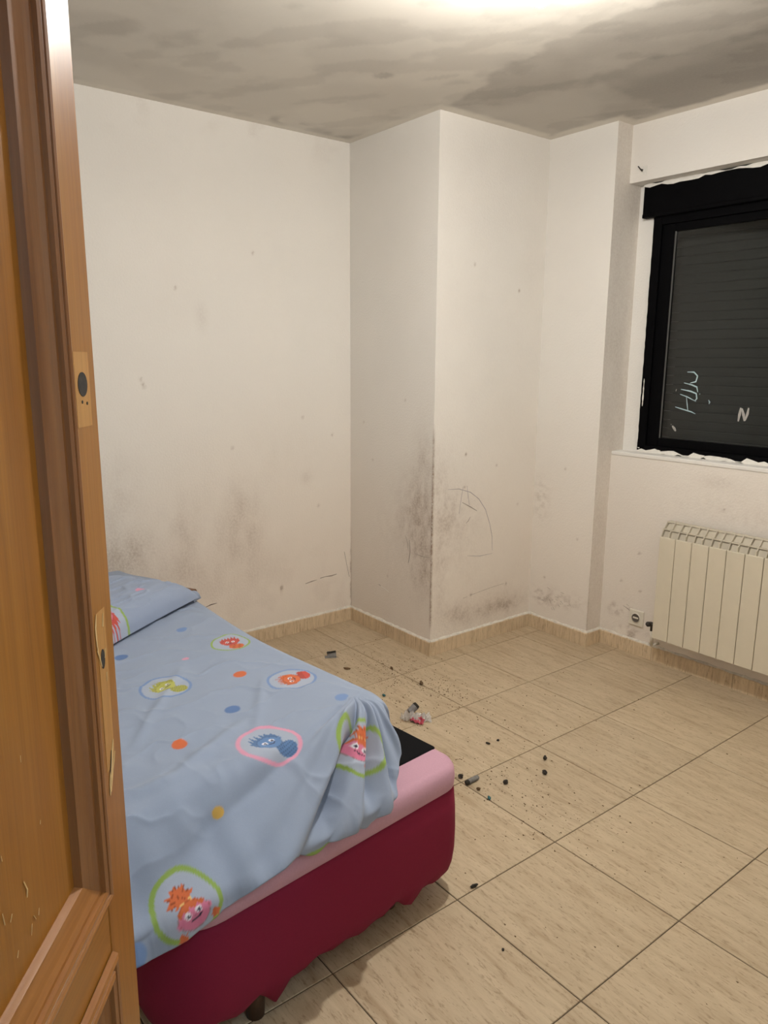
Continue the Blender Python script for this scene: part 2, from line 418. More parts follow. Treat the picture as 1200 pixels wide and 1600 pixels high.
ww = wall_solid('wall_window', [((XD, YE, 0), (1, 0, 0), (0, 0, 1), XR-XD, SILL, .009, st_win, lambda u, v: .15+.7*warm_low(v, u, 18)),
                                ((XD, YE, BEAM), (1, 0, 0), (0, 0, 1), XR-XD, H-BEAM, .02, None, lambda u, v: .3*fbm(u, v, 3, 3, 9))],
                [(XD, XR, YE, 1.2, 0, SILL, ('-y',)), (XD, XR, YE, 1.2, BEAM, H, ('-y',)),
                 (XD, 1.150, YN, 1.2, SILL, BEAM, ()), (2.55, XR, YN, 1.2, SILL, BEAM, ())], M['wall'])
# right wall with the doorway the photographer stands in, and the back wall
DY0, DY1, DZ = -2.585, -1.755, 2.06
wr = wall_solid('wall_right', [], [(XR, XR+.1, YB-.15, DY0, 0, H, ()), (XR, XR+.1, DY1, 1.2, 0, H, ()), (XR, XR+.1, DY0, DY1, DZ, H, ())], M['wall'])
wb = wall_solid('wall_back', [], [(-.15, XR, YB-.15, YB, 0, H, ())], M['wall'])
# hallway shell behind the camera
for nm, b in (('wall_hall_end', (XR+.1, 4.5, -3.15, -3.0, 0, H)), ('wall_hall_far', (4.5, 4.6, -3.15, -.85, 0, H)), ('wall_hall_side', (XR+.1, 4.5, -1.0, -.85, 0, H))):
    wall_solid(nm, [], [(*b, ())], M['wall'])
tag(box('floor_hall', (XR, 4.6, -3.15, -.85, -.06, 0), M['tile']), kind='structure')
tag(box('ceiling_hall', (XR+.1, 4.6, -3.15, -.85, H, H+.1), M['ceil']), kind='structure')

# ------------------------------------------------------------------ ceiling (patchy repaint with cut-in strokes along the walls)
def st_ceil(u, v):
    x, y = u, v+YB
    n = fbm(x, y, 3.2, 5, 81); n2 = fbm(x*.6+y*.5, y*1.3-x*.9, 6, 4, 83); edge = (fbm(x, y, 14, 3, 85)-.5)
    s = .16+.22*sstep(.42, .66, n)*.6+.16*sstep(.5, .62, n2)
    # distance to walls : fresh cut-in band about 5 cm wide
    d = np.minimum(np.abs(x), 9)
    d = np.where((y > -.1) & (x < XB+.3), np.minimum(d, np.maximum(np.maximum(x-XB, 0), np.maximum(-y, 0))), d)
    d = np.minimum(d, np.where(x < XD+.3, np.maximum(np.maximum(x-XD, 0), np.maximum(YC-y, 0)), 9))
    d = np.minimum(d, np.abs(YE-y))
    # big un-repainted darker field between pillar and window
    e = edge*.10
    fld = sstep(-.03, .02, (y+.02+.16*(x-1.2)*0+e)-(-.06+.10*np.sin(x*3)))*sstep(.05, .075, d+e*.25)
    fld = fld*sstep(.70, .74, x+e)
    s = s+.36*fld*(.8+.5*n)
    s = s+.20*sstep(-.02, .03, (y+e*1.2)-(.22+.12*(x-1.6)))*sstep(1.25, 1.32, x+e)*fld
    # darker dabs near left wall, small patches
    s = s+.40*blob(x, y, .10, -.46, .05, .18)*sstep(.4, .6, n2+edge)+.45*blob(x, y, .08, -.14, .04, .14)*sstep(.3, .5, n2)
    s = s+.35*sstep(.35, .6, blob(x, y, .831, -.43, .05, .035, .6)+edge*.3)+.18*sstep(.4, .6, blob(x, y, .95, -.25, .09, .02, .5)+edge*.3)
    s = s+.14*sstep(.35, .7, blob(x, y, .62, -1.42, .10, .16)+edge*.5)+.15*blob(x, y, .5, -1.3, .4, .4)
    s = s*(.35+.65*sstep(.035, .06, d+edge*.05))
    return s
VV = st_ceil
ce = wall_solid('ceiling', [((0, 1.2, H), (1, 0, 0), (0, -1, 0), XR+.05, 1.2-YB, .013,
                             lambda u, v: st_ceil(u, 1.2-v-YB), lambda u, v: .15+.3*fbm(u, v, 1.3, 3, 88))],
                [(-.15, XR+.1, YB-.15, 1.2, H, H+.1, ('-z',))], M['ceil'])

# ------------------------------------------------------------------ floor: tiles with recessed joints
TX, TY, OX, OY, JO = .4141, .4107, 1.5926, -.2524, .0032
fl = tag(box('floor', (-.15, XR, YB-.15, 1.2, -.06, -.0022), M['grout']), kind='structure')
def tile_mesh(lx, ly):
    bm = bmesh.new(); bm_box(bm, 0, lx, 0, ly, -.006, 0)
    top = [e for e in bm.edges if all(v.co.z > -.001 for v in e.verts)]
    bmesh.ops.bevel(bm, geom=top, offset=.0012, segments=1, affect='EDGES')
    me = bpy.data.meshes.new('floor_tile'); bm.to_mesh(me); bm.free(); me.materials.append(M['tile']); return me
cache = {}
i0 = math.floor((0-OX)/TX); i1 = math.ceil((XR-OX)/TX); j0 = math.floor((YB-OY)/TY); j1 = math.ceil((YE-OY)/TY)
for i in range(i0, i1):
    for j in range(j0, j1):
        x0, x1 = max(OX+i*TX+JO/2, 0), min(OX+(i+1)*TX-JO/2, XR)
        y0, y1 = max(OY+j*TY+JO/2, YB), min(OY+(j+1)*TY-JO/2, YE)
        if x1-x0 < .01 or y1-y0 < .01: continue
        if x1 <= XB and y0 >= 0: continue
        if x1 <= XD and y0 >= YC: continue
        k = (round(x1-x0, 4), round(y1-y0, 4))
        if k not in cache: cache[k] = tile_mesh(*k)
        o = bpy.data.objects.new('floor_tile', cache[k]); o.location = (x0, y0, 0); link(o, fl)

# ------------------------------------------------------------------ baseboards: travertine pieces with a white bead on top
BT, BH = .010, .074
def baseboard(name, p0, p1, nrm, ext0=0, ext1=0, seed=1):
    rnd = random.Random(seed)
    p0, p1, nrm = Vector(p0), Vector(p1), Vector(nrm); d = (p1-p0).normalized()
    p0 = p0-d*ext0; p1 = p1+d*ext1; Ln = (p1-p0).length
    root = tag(empty(name, (p0.x, p0.y, 0), math.atan2(d.y, d.x)), kind='structure')
    sgn = 1 if (Vector((-d.y, d.x, 0))).dot(nrm) > 0 else -1      # local +y is left of d
    s = 0.0; first = rnd.uniform(.25, .41)
    while s < Ln-.004:
        e = min(Ln, s+(first if s == 0 else .41))
        bm = bmesh.new(); prof = [(0, .0003), (BT, .0003), (BT, BH-.006), (BT*.6, BH), (0, BH)]
        A = [bm.verts.new((s+.0008, sgn*y, z)) for y, z in prof]; B = [bm.verts.new((e-.0008, sgn*y, z)) for y, z in prof]
        n = len(prof)
        for k in range(n): bm.faces.new((A[k], A[(k+1) % n], B[(k+1) % n], B[k]))
        bm.faces.new(A[::-1]); bm.faces.new(B); bmesh.ops.recalc_face_normals(bm, faces=bm.faces)
        from_bm('baseboard_tile', bm, M['bbtile'], root)
        s = e
    # irregular paint bead
    m = max(6, int(Ln/.02)); V, Q = [], []
    for k in range(m+1):
        x = Ln*k/m; h = .004+.006*rnd.random(); y = .0065+.004*rnd.random()
        V += [(x, 0, BH+h), (x, sgn*y*.6, BH+h*.4), (x, sgn*y, BH-.001-.003*rnd.random()*rnd.random())]
    for k in range(m):
        for q in range(2):
            f = (k*3+q, k*3+q+1, k*3+q+4, k*3+q+3); Q.append(f if sgn < 0 else f[::-1])
    from_arrays('paint_bead', V, Q, M['caulk'], root)
    return root
baseboard('baseboard_left', (0, YB, 0), (0, 0, 0), (1, 0, 0), seed=2)
baseboard('baseboard_pillar_left', (BT, 0, 0), (XB, 0, 0), (0, -1, 0), 0, BT, 3)
baseboard('baseboard_pillar_right', (XB, 0, 0), (XB, YC, 0), (1, 0, 0), 0, 0, 4)
baseboard('baseboard_stub', (XB+BT, YC, 0), (XD, YC, 0), (0, -1, 0), 0, BT, 5)
baseboard('baseboard_return', (XD, YC, 0), (XD, YE, 0), (1, 0, 0), 0, 0, 6)
baseboard('baseboard_window', (XD+BT, YE, 0), (XR, YE, 0), (0, -1, 0), 0, 0, 7)

# ------------------------------------------------------------------ scuffs and scribbles on the pillar and walls
e = .0004
def bc(pts): return [(XB+e, y, z) for y, z in pts]
def ab(pts): return [(x, -e, z) for x, z in pts]
def lw(pts): return [(e, y, z) for y, z in pts]
def cdp(pts): return [(x, YC-e, z) for x, z in pts]
strip('scribble_arc', bc([(.098, .829), (.17, .825), (.25, .80), (.31, .76), (.36, .70), (.395, .62), (.415, .55), (.42, .476)]), .0035, (1, 0, 0), M['scribble'], wp)
strip('scribble_stroke', bc([(.195, .755), (.25, .727), (.299, .70)]), .005, (1, 0, 0), M['scratch'], wp)
strip('scribble_stroke', bc([(.20, .835), (.19, .79), (.175, .70)]), .003, (1, 0, 0), M['scribble'], wp)
strip('scribble_stroke', bc([(.225, .835), (.235, .78), (.245, .735)]), .003, (1, 0, 0), M['scribble'], wp)
strip('scribble_stroke', bc([(.255, .675), (.24, .655), (.225, .645)]), .004, (1, 0, 0), M['scratch'], wp)
strip('scribble_stroke', bc([(.24, .475), (.33, .46), (.42, .46)]), .003, (1, 0, 0), M['scribble'], wp)
strip('scuff_line', bc([(.272, .262), (.34, .268), (.42, .275), (.518, .279)]), .004, (1, 0, 0), M['scratch'], wp, jitter=.8)
strip('scuff_line', bc([(.22, .255), (.25, .258)]), .003, (1, 0, 0), M['scratch'], wp)
strip('scuff_line', ab([(.505, .56), (.512, .50), (.500, .44)]), .0035, (0, -1, 0), M['scratch_dark'], wp)
strip('scuff_line', ab([(.475, .575), (.492, .54), (.50, .50)]), .003, (0, -1, 0), M['scratch'], wp)
strip('scuff_line', ab([(.55, .50), (.60, .495), (.66, .50)]), .003, (0, -1, 0), M['scratch'], wp)
strip('scuff_line', ab([(.273, .262), (.31, .255), (.345, .245)]), .004, (0, -1, 0), M['whitepaint'], wp)
strip('scuff_line', ab([(.255, .268), (.275, .262)]), .004, (0, -1, 0), M['scratch_dark'], wp)
strip('scuff_line', lw([(-.206, .276), (-.17, .279), (-.13, .277), (-.097, .281)]), .006, (1, 0, 0), M['scratch'], wl, jitter=.8)
strip('scuff_line', lw([(-.30, .262), (-.26, .268), (-.225, .271)]), .004, (1, 0, 0), M['scratch'], wl, jitter=.8)
strip('scuff_line', lw([(-.875, .248), (-.845, .256), (-.815, .257)]), .005, (1, 0, 0), M['scratch_dark'], wl)
strip('scuff_line', lw([(-.045, .40), (-.03, .33), (-.012, .25)]), .004, (1, 0, 0), M['scratch'], wl, jitter=.6)
rnd = random.Random(5)
for k in range(16):
    x = rnd.gauss(.84, .07); z = rnd.gauss(.195, .022); a = rnd.uniform(-.9, .2); l = rnd.uniform(.008, .025)
    if x < XB+.02 or x > XD-.02: continue
    strip('scuff_line', cdp([(x, z), (x+l*math.cos(a), z+l*math.sin(a))]), .0035, (0, -1, 0), M['scratch'], ws)
for k in range(14):      # chips of bare filler along the battered pillar corner
    z = rnd.uniform(.45, 1.05); s_ = rnd.uniform(.004, .011)
    strip('corner_chip', [(XB-.0015, -e-.0002, z), (XB-.002+rnd.uniform(-.001, .001), -e-.0002, z+s_)], .005, (.0, -1, 0), M['whitepaint'], wp)
strip('scuff_line', [(1.195, YE-e, .232), (1.225, YE-e, .222), (1.245, YE-e, .208)], .004, (0, -1, 0), M['scratch'], ww)
strip('scuff_line', [(1.212, YE-e, .245), (1.228, YE-e, .238)], .003, (0, -1, 0), M['scratch'], ww)

# ------------------------------------------------------------------ window in the niche
WX0, WX1 = 1.150, 2.55
win = tag(empty('window_1', (1.85, YN, SILL)), kind='structure')
def wpart(name, b, mat, bev=.002, parent=win):
    o = box(name, (b[0]-1.85, b[1]-1.85, b[2]-YN, b[3]-YN, b[4]-SILL, b[5]-SILL), mat, parent, bev); return o
FY = YN-.012
wpart('shutter_box', (1.100, 2.60, FY-.018, 1.10, 2.103, 2.243), M['black'], .004)
wpart('box_lip', (1.104, 2.596, FY-.026, FY+.01, 2.098, 2.115), M['black'])
wpart('frame_jamb', (WX0, WX0+.045, FY, 1.06, 1.012, 2.103), M['black'])
wpart('frame_jamb', (WX1-.045, WX1, FY, 1.06, 1.012, 2.103), M['black'])
wpart('frame_head', (WX0+.045, WX1-.045, FY, 1.06, 2.062, 2.103), M['black'])
wpart('frame_sill', (WX0+.045, WX1-.045, FY-.006, 1.06, 1.012, 1.040), M['black'])
for x0, x1, y0 in ((WX0+.045, 1.86, FY+.012), (1.82, WX1-.045, FY+.046)):
    sash = tag(empty('sash', (0, 0, 0))); sash.parent = win
    y1 = y0+.03
    for nm, b in (('stile', (x0, x0+.062, y0, y1, 1.040, 2.062)), ('stile', (x1-.045, x1, y0, y1, 1.040, 2.062)),
                  ('top_rail', (x0+.062, x1-.045, y0, y1, 2.028, 2.062)), ('bottom_rail', (x0+.062, x1-.045, y0, y1, 1.040, 1.080))):
        wpart(nm, b, M['black'], .002, sash)
    wpart('pane', (x0+.060, x1-.043, y0+.012, y0+.016, 1.078, 2.030), M['pane'], 0, sash)
    wpart('gasket', (x0+.062, x0+.066, y0+.004, y0+.011, 1.080, 2.028), M['gasket'], 0, sash)
# roller shutter slats behind the glass
sb = bmesh.new()
slat_pitch = .043; z = 1.03; k = 0
sm = bpy.data.meshes.new('shutter_slat')
bm = bmesh.new(); L_ = WX1-WX0-.02
prof = [(0, .0), (-.003, .004), (-.004, .02), (-.003, .038), (0, .0425), (.003, .0415), (.003, 0)]
A = [bm.verts.new((0, y, zz)) for y, zz in prof]; B = [bm.verts.new((L_, y, zz)) for y, zz in prof]
for q in range(len(prof)): bm.faces.new((A[q], A[(q+1) % len(prof)], B[(q+1) % len(prof)], B[q]))
bm.faces.new(A); bm.faces.new(B); bmesh.ops.recalc_face_normals(bm, faces=bm.faces)
bm.to_mesh(sm); bm.free(); sm.materials.append(M['slat']); sb.free()
while z < 2.10:
    o = bpy.data.objects.new('shutter_slat', sm); o.location = (WX0+.01-1.85, 1.085-YN, z-SILL); link(o, win); z += slat_pitch
# chalk marks on the glass
GY = FY+.012+.012-.0006
def gl(pts): return [(x-1.85, GY-YN, z-SILL) for x, z in pts]
for pts, wd_, m in (([(1.325, 1.232), (1.36, 1.224), (1.41, 1.213), (1.43, 1.205)], .0055, 'chalk'),           # H
                    ([(1.345, 1.292), (1.38, 1.282), (1.428, 1.262)], .0055, 'chalk'),
                    ([(1.392, 1.213), (1.385, 1.245), (1.378, 1.280)], .005, 'chalk'),
                    ([(1.347, 1.315), (1.395, 1.308), (1.425, 1.298), (1.43, 1.275), (1.42, 1.264)], .007, 'chalk'),   # U-like strokes
                    ([(1.360, 1.345), (1.40, 1.337), (1.425, 1.328), (1.432, 1.305)], .007, 'chalk'),
                    ([(1.372, 1.395), (1.405, 1.395), (1.424, 1.378), (1.418, 1.352), (1.39, 1.345)], .007, 'chalk'),
                    ([(1.322, 1.305), (1.324, 1.315)], .007, 'chalk2'), ([(1.441, 1.295), (1.444, 1.299)], .006, 'chalk'),
                    ([(1.487, 1.272), (1.494, 1.262), (1.491, 1.254)], .007, 'chalk'),
                    ([(1.318, 1.142), (1.330, 1.130), (1.338, 1.118)], .014, 'chalk2'), ([(1.310, 1.150), (1.314, 1.146)], .005, 'chalk2'),
                    ([(1.640, 1.245), (1.637, 1.215), (1.634, 1.185)], .013, 'chalk2'), ([(1.645, 1.242), (1.655, 1.215), (1.662, 1.188)], .014, 'chalk2'), ([(1.675, 1.246), (1.672, 1.22), (1.664, 1.19)], .012, 'chalk2')):
    strip('chalk_mark', gl(pts), wd_, (0, -1, 0), M[m], win, .0008)
# ragged white paint round the frame
rnd = random.Random(11)
def smear(pts, wd_, parent, nrm=(0, -1, 0)): strip('paint_smear', pts, wd_, nrm, M['whitepaint'], parent, .0012, .9)
smear([(1.10+.03*k, FY-.0185, 2.2435-rnd.random()*.004) for k in range(40)], .014, ww)
smear([(1.155+.025*k, FY-.0065, 1.008+rnd.random()*.008) for k in range(50)], .016, ww)
for x, z, l in ((1.158, 1.02, .012), (1.22, 1.013, .02), (1.27, 1.016, .015), (1.48, 1.016, .03), (1.6, 1.014, .02)):
    smear([(x, FY-.0075, z+.006), (x+l, FY-.0075, z+.004)], .008, ww)
smear([(1.164, FY-.0004, 1.36-.012*k) for k in range(12)], .005, ww)
smear([(1.1515, FY-.0006, 2.09-.02*k) for k in range(54)], .0025, ww)
# sill ledge of painted plaster with a soft nose
tag(box('trim_1', (XD+.002, XR-.002, YE-.004, YN-.016, SILL-.014, SILL+.006), M['wall'], None, .005, 3), kind='structure')

# curtain hook left in the beam
hk = tag(empty('curtain_hook', (1.134, YE, 2.296)), 'small dark hook screwed into the white beam above the black window', 'hook')
bm = bmesh.new(); bm_box(bm, -.016, .018, -.0025, 0, -.020, .016, .001, 1); from_bm('wall_patch', bm, M['whitepaint'], hk)
bm = bmesh.new(); bm_cyl(bm, (-.004, -.002, .002), (-.004, -.022, .002), .0028, n=10); bm_cyl(bm, (-.004, -.020, .002), (-.016, -.022, .016), .0028, n=10)
bm_cyl(bm, (-.004, -.020, .002), (.006, -.020, -.008), .003, n=10); from_bm('hook', bm, M['brass'], hk)

# ------------------------------------------------------------------ radiator
rd = tag(empty('radiator', (1.435, YE, .156)), 'cream aluminium sectional radiator under the black window', 'radiator')
rd.scale = (1, 1, .95)
NS, PW = 10, .0795; ry0, ry1 = -.118, -.030; rh = .555
sec = bpy.data.meshes.new('section'); bm = bmesh.new()
bm_box(bm, .0012, PW-.0012, ry0, ry0+.012, .006, .525, .003, 2)             # flat front plate
bm_box(bm, .004, PW-.004, ry1-.004, ry1, .02, .565, .001, 1)                # rear plate
bm_box(bm, PW/2-.002, PW/2+.002, ry0+.012, ry1-.004, .03, .545, 0)          # centre web
bm_cyl(bm, (0, (ry0+ry1)/2, .055), (PW, (ry0+ry1)/2, .055), .02, n=14); bm_cyl(bm, (0, (ry0+ry1)/2, .485), (PW, (ry0+ry1)/2, .485), .02, n=14)
bm.to_mesh(sec); bm.free(); sec.materials.append(M['rad'])
gri = bpy.data.meshes.new('top_grille'); bm = bmesh.new()
# top outlet: two rows of sloping vanes divided by thin ribs
for z0, z1, y0, y1 in ((.508, .550, ry0+.020, ry0+.034), (.556, .582, ry0+.044, ry0+.064)):
    v = [bm.verts.new(p) for p in ((.003, y0, z0), (PW-.003, y0, z0), (PW-.006, y1, z1), (.006, y1, z1))]
    v2 = [bm.verts.new((p.co.x, p.co.y+.004, p.co.z-.002)) for p in v]
    bm.faces.new(v); bm.faces.new(v2[::-1])
    for q in range(4): bm.faces.new((v[q], v2[q], v2[(q+1) % 4], v[(q+1) % 4]))
bm_box(bm, .001, PW-.001, ry0+.028, ry0+.042, .553, .560, .001, 1)
bm_box(bm, .001, PW-.001, ry0+.060, ry1, .584, .592, .002, 1)
for (x0, x1) in ((.0, .003), (PW/2-.0022, PW/2+.0022)):
    pr_ = [(ry0+.012, .526), (ry0+.026, .560), (ry0+.036, .566), (ry0+.056, .592), (ry1, .592), (ry1, .50), (ry0+.012, .50)]
    A = [bm.verts.new((x0, y, z)) for y, z in pr_]; B = [bm.verts.new((x1, y, z)) for y, z in pr_]
    for q in range(len(pr_)): bm.faces.new((A[q], A[(q+1) % len(pr_)], B[(q+1) % len(pr_)], B[q]))
    bm.faces.new(A); bm.faces.new(B[::-1])
bmesh.ops.recalc_face_normals(bm, faces=bm.faces)
bm.to_mesh(gri); bm.free(); gri.materials.append(M['rad_shade'])
for k in range(NS):
    o = bpy.data.objects.new('section', sec); o.location = (k*PW, 0, 0); link(o, rd)
    g = bpy.data.objects.new('top_grille', gri); g.location = (0, 0, 0); link(g, o)
bm = bmesh.new()
bm_cyl(bm, (0, -.05, .485), (-.012, -.05, .485), .016, n=12); from_bm('end_plug', bm, M['rad_shade'], rd)
for x in (.12, .62): box('wall_bracket', (x, x+.03, ry1-.004, -.001, .49, .51), M['rad_shade'], rd)
bm = bmesh.new()
bm_lathe(bm, [(0, -.052), (.010, -.050), (.013, -.040), (.013, -.026), (.008, -.022), (.008, 0)], (0, -.072, .055), (1, 0, 0), 16)
bm_cyl(bm, (-.030, -.072, .055), (-.030, -.072, .022), .007, n=12)
bm_lathe(bm, [(0, 0), (.012, .002), (.013, .016), (.008, .022), (0, .023)], (-.034, -.080, .058), (-.3, -1, .15), 14)
from_bm('valve', bm, M['brass'], rd, True)['label'] = 'dark tarnished radiator valve'
bm = bmesh.new(); bm_cyl(bm, (-.030, -.072, .03), (-.030, -.060, -.06), .007, n=12); bm_cyl(bm, (-.030, -.060, -.06), (-.030, -.004, -.062), .007, n=12)
from_bm('pipe', bm, M['socket'], rd, True)

# ------------------------------------------------------------------ wall socket
so = tag(empty('wall_socket', (1.277, YE, .192)), 'white round-pin wall socket beside the radiator valve', 'socket')
box('cover_plate', (-.040, .040, -.010, 0, -.040, .040), M['socket'], so, .004, 3)
bm = bmesh.new(); bm_lathe(bm, [(.021, -.003), (.0255, -.003), (.026, .0), (.021, .001)], (0, -.0115, 0), (0, -1, 0), 28)
from_bm('rim', bm, M['socket'], so, True)
bm = bmesh.new(); bm_lathe(bm, [(.022, .0030), (.0205, .0010), (0, .0006)], (0, -.010, 0), (0, -1, 0), 28); bmesh.ops.recalc_face_normals(bm, faces=bm.faces)
from_bm('well', bm, M['socket_dark'], so, True)
bm = bmesh.new(); bm_box(bm, -.014, .014, -.0150, -.010, -.003, .005, .001, 1); from_bm('earth_clip', bm, M['socket'], so)

# ------------------------------------------------------------------ open door (wood, panelled, hardware removed)
TH = math.radians(143); DD = Vector((math.cos(TH), math.sin(TH), 0)); DN = Vector((DD.y, -DD.x, 0))
Q0 = Vector((3.10876, -2.57859, 0))
HS = .02                                    # hinge position along the door line
dr = empty('door_1', (Q0+DD*HS)[:], TH); dr.location.z = 0; tag(dr, kind='structure')
DW, DT, DHT = .829-HS, .038, 2.03            # local x along door, local -y is the face we see
def S(s): return s-HS
PX1 = S(.702); PX0 = S(.235); PZ1, PZ0 = 1.745, .887; LZ1 = .768
def dpart(name, b, mat, bev=.0015, parent=dr): return box(name, b, mat, parent, bev)
# local frame: x = DD, y = left of DD (away from view) -> visible face at y=0, body at y>0
dpart('stile', (S(.755), DW, 0, DT, .012, DHT), M['wood'])
dpart('stile', (0, S(.182), 0, DT, .012, DHT), M['wood'])
dpart('top_rail', (S(.182), S(.755), 0, DT, 1.798, DHT), M['wood_h'])
dpart('middle_rail', (S(.182), S(.755), .001, DT, .745, .845), M['wood_h'])
dpart('bottom_rail', (S(.182), S(.755), 0, DT, .012, .19), M['wood_h'])
dpart('panel', (S(.182)+.002, S(.755)-.002, .014, .028, .845, 1.798), M['wood'], 0)
dpart('panel', (S(.182)+.002, S(.755)-.002, .014, .028, .19, .745), M['wood'], 0)
MP = [(0, .0), (.0015, -.007), (.006, -.0085), (.0095, -.0075), (.0105, -.004), (.0135, -.0035), (.0145, -.0075), (.019, -.0090), (.0235, -.0075), (.0245, -.003), (.028, -.0025), (.034, .001), (.040, .003), (.045, .0045), (.051, .006), (.054, .014)]
def moulding(name, p0, p1, inward, mat):
    """profile runs from outside edge (0) to inside of the panel; mitred ends"""
    bm = bmesh.new(); p0, p1 = Vector(p0), Vector(p1); d = (p1-p0).normalized(); n = Vector(inward)
    A, B = [], []
    for t, y in MP:
        A.append(bm.verts.new(p0+n*t+d*t+Vector((0, y, 0)))); B.append(bm.verts.new(p1+n*t-d*t+Vector((0, y, 0))))
    for k in range(len(MP)-1): bm.faces.new((A[k], A[k+1], B[k+1], B[k]))
    bmesh.ops.recalc_face_normals(bm, faces=bm.faces)
    bm.normal_update()
    if sum(f.normal.y*f.calc_area() for f in bm.faces) > 0: bmesh.ops.reverse_faces(bm, faces=bm.faces)
    return from_bm(name, bm, mat, dr, False)
for z0, z1, mv in ((.845, 1.798, 'mould'), (.19, .772, 'mould')):
    xa, xb = S(.182), S(.755)
    moulding('moulding', (xb, 0, z0), (xb, 0, z1), (-1, 0, 0), M[mv])
    moulding('moulding', (xa, 0, z0), (xa, 0, z1), (1, 0, 0), M[mv])
    moulding('moulding', (xa, 0, z0), (xb, 0, z0), (0, 0, 1), M['mould_h'])
    moulding('moulding', (xa, 0, z1), (xb, 0, z1), (0, 0, -1), M['mould_h'])
# removed hardware: pale ghost of the plates, holes and torn wood
def disc(name, x, z, rx, rz, mat, y=-.0006, n=24, dep=.0004):
    bm = bmesh.new(); A = [bm.verts.new((x+rx*math.cos(2*PI*k/n), y, z+rz*math.sin(2*PI*k/n))) for k in range(n)]
    B = [bm.verts.new((v.co.x, .0005, v.co.z)) for v in A]
    f = bm.faces.new(A)
    for k in range(n): bm.faces.new((A[k], B[k], B[(k+1) % n], A[(k+1) % n]))
    bmesh.ops.recalc_face_normals(bm, faces=bm.faces)
    return from_bm(name, bm, mat, dr)
dpart('plate_mark', (S(.772), S(.811), -.0004, .002, 1.378, 1.455), M['rawwood'], 0)
disc('lock_hole', S(.791), 1.422, .0125, .0125, M['hole'], -.0009)
disc('screw_hole', S(.787), 1.404, .0018, .0018, M['hole'], -.0009, 10); disc('screw_hole', S(.800), 1.402, .0018, .0018, M['hole'], -.0009, 10)
dpart('plate_mark', (S(.780), S(.806), -.0004, .002, .985, 1.175), M['rawwood'], 0)
disc('handle_hole', S(.791), 1.119, .0055, .0115, M['hole'], -.0009)
def dl(pts): return [(S(a), -.0006, z) for a, z in pts]
for pts, wd_, m in (([(.780, 1.175), (.776, 1.160), (.777, 1.140), (.780, 1.128)], .003, 'splinter'), ([(.800, 1.170), (.797, 1.155)], .004, 'splinter'),
                    ([(.776, 1.135), (.782, 1.124), (.786, 1.112)], .0035, 'splinter'), ([(.800, 1.128), (.796, 1.118)], .003, 'splinter'), ([(.799, 1.10), (.797, 1.090)], .003, 'splinter'),
                    ([(.803, 1.015), (.796, .995), (.786, .968), (.783, .955)], .007, 'splinter'), ([(.806, .998), (.796, .980), (.786, .958)], .003, 'splinter'),
                    ([(.795, 1.005), (.790, .985), (.785, .965)], .003, 'hole'),
                    ([(.60, .985), (.605, .973), (.603, .966)], .0018, 'splinter'), ([(.56, .985), (.562, .972)], .0014, 'splinter'),
                    ([(.607, .935), (.604, .925)], .0015, 'splinter')):
    strip('splintered_scratch', [(x, (y if x > S(.755) else .0134), z) for x, y, z in dl(pts)], wd_, (0, -1, 0), M[m], dr, .0005, .5)
rnd = random.Random(3)
for k in range(7):
    s_ = rnd.uniform(.54, .66); z = rnd.uniform(.92, 1.12)
    strip('nick', [(S(s_), .0134, z), (S(s_)+rnd.uniform(-.004, .004), .0134, z+rnd.uniform(.003, .008))], .0012, (0, -1, 0), M['splinter'], dr, .0005)
for z in (.25, 1.03, 1.80):
    bm = bmesh.new(); bm_cyl(bm, (-.004, -.004, z-.045), (-.004, -.004, z+.045), .006, n=12); from_bm('hinge', bm, M['brass'], dr, True)
# door lining round the opening the photographer looks through
fr = tag(empty('trim_2', (XR, DY0, 0)), kind='structure')
box('jamb', (-.012, .112, -.002-.03, 0.0, 0, DZ), M['wood'], fr, .002); box('jamb', (-.012, .112, DY1-DY0, DY1-DY0+.03, 0, DZ), M['wood'], fr, .002)
box('head', (-.012, .112, -.03, DY1-DY0+.03, DZ-.03, DZ), M['wood_h'], fr, .002)

# ------------------------------------------------------------------ bed base
BTH = math.radians(5.5); BE = Vector((math.cos(BTH), math.sin(BTH), 0)); BN = Vector((math.sin(BTH), -math.cos(BTH), 0))
F0 = Vector((1.985, -1.028, 0)); BL, BW = 1.90, .88
bed = tag(empty('bed', F0[:], BTH), 'crimson and pink upholstered single bed base with black top', 'bed')
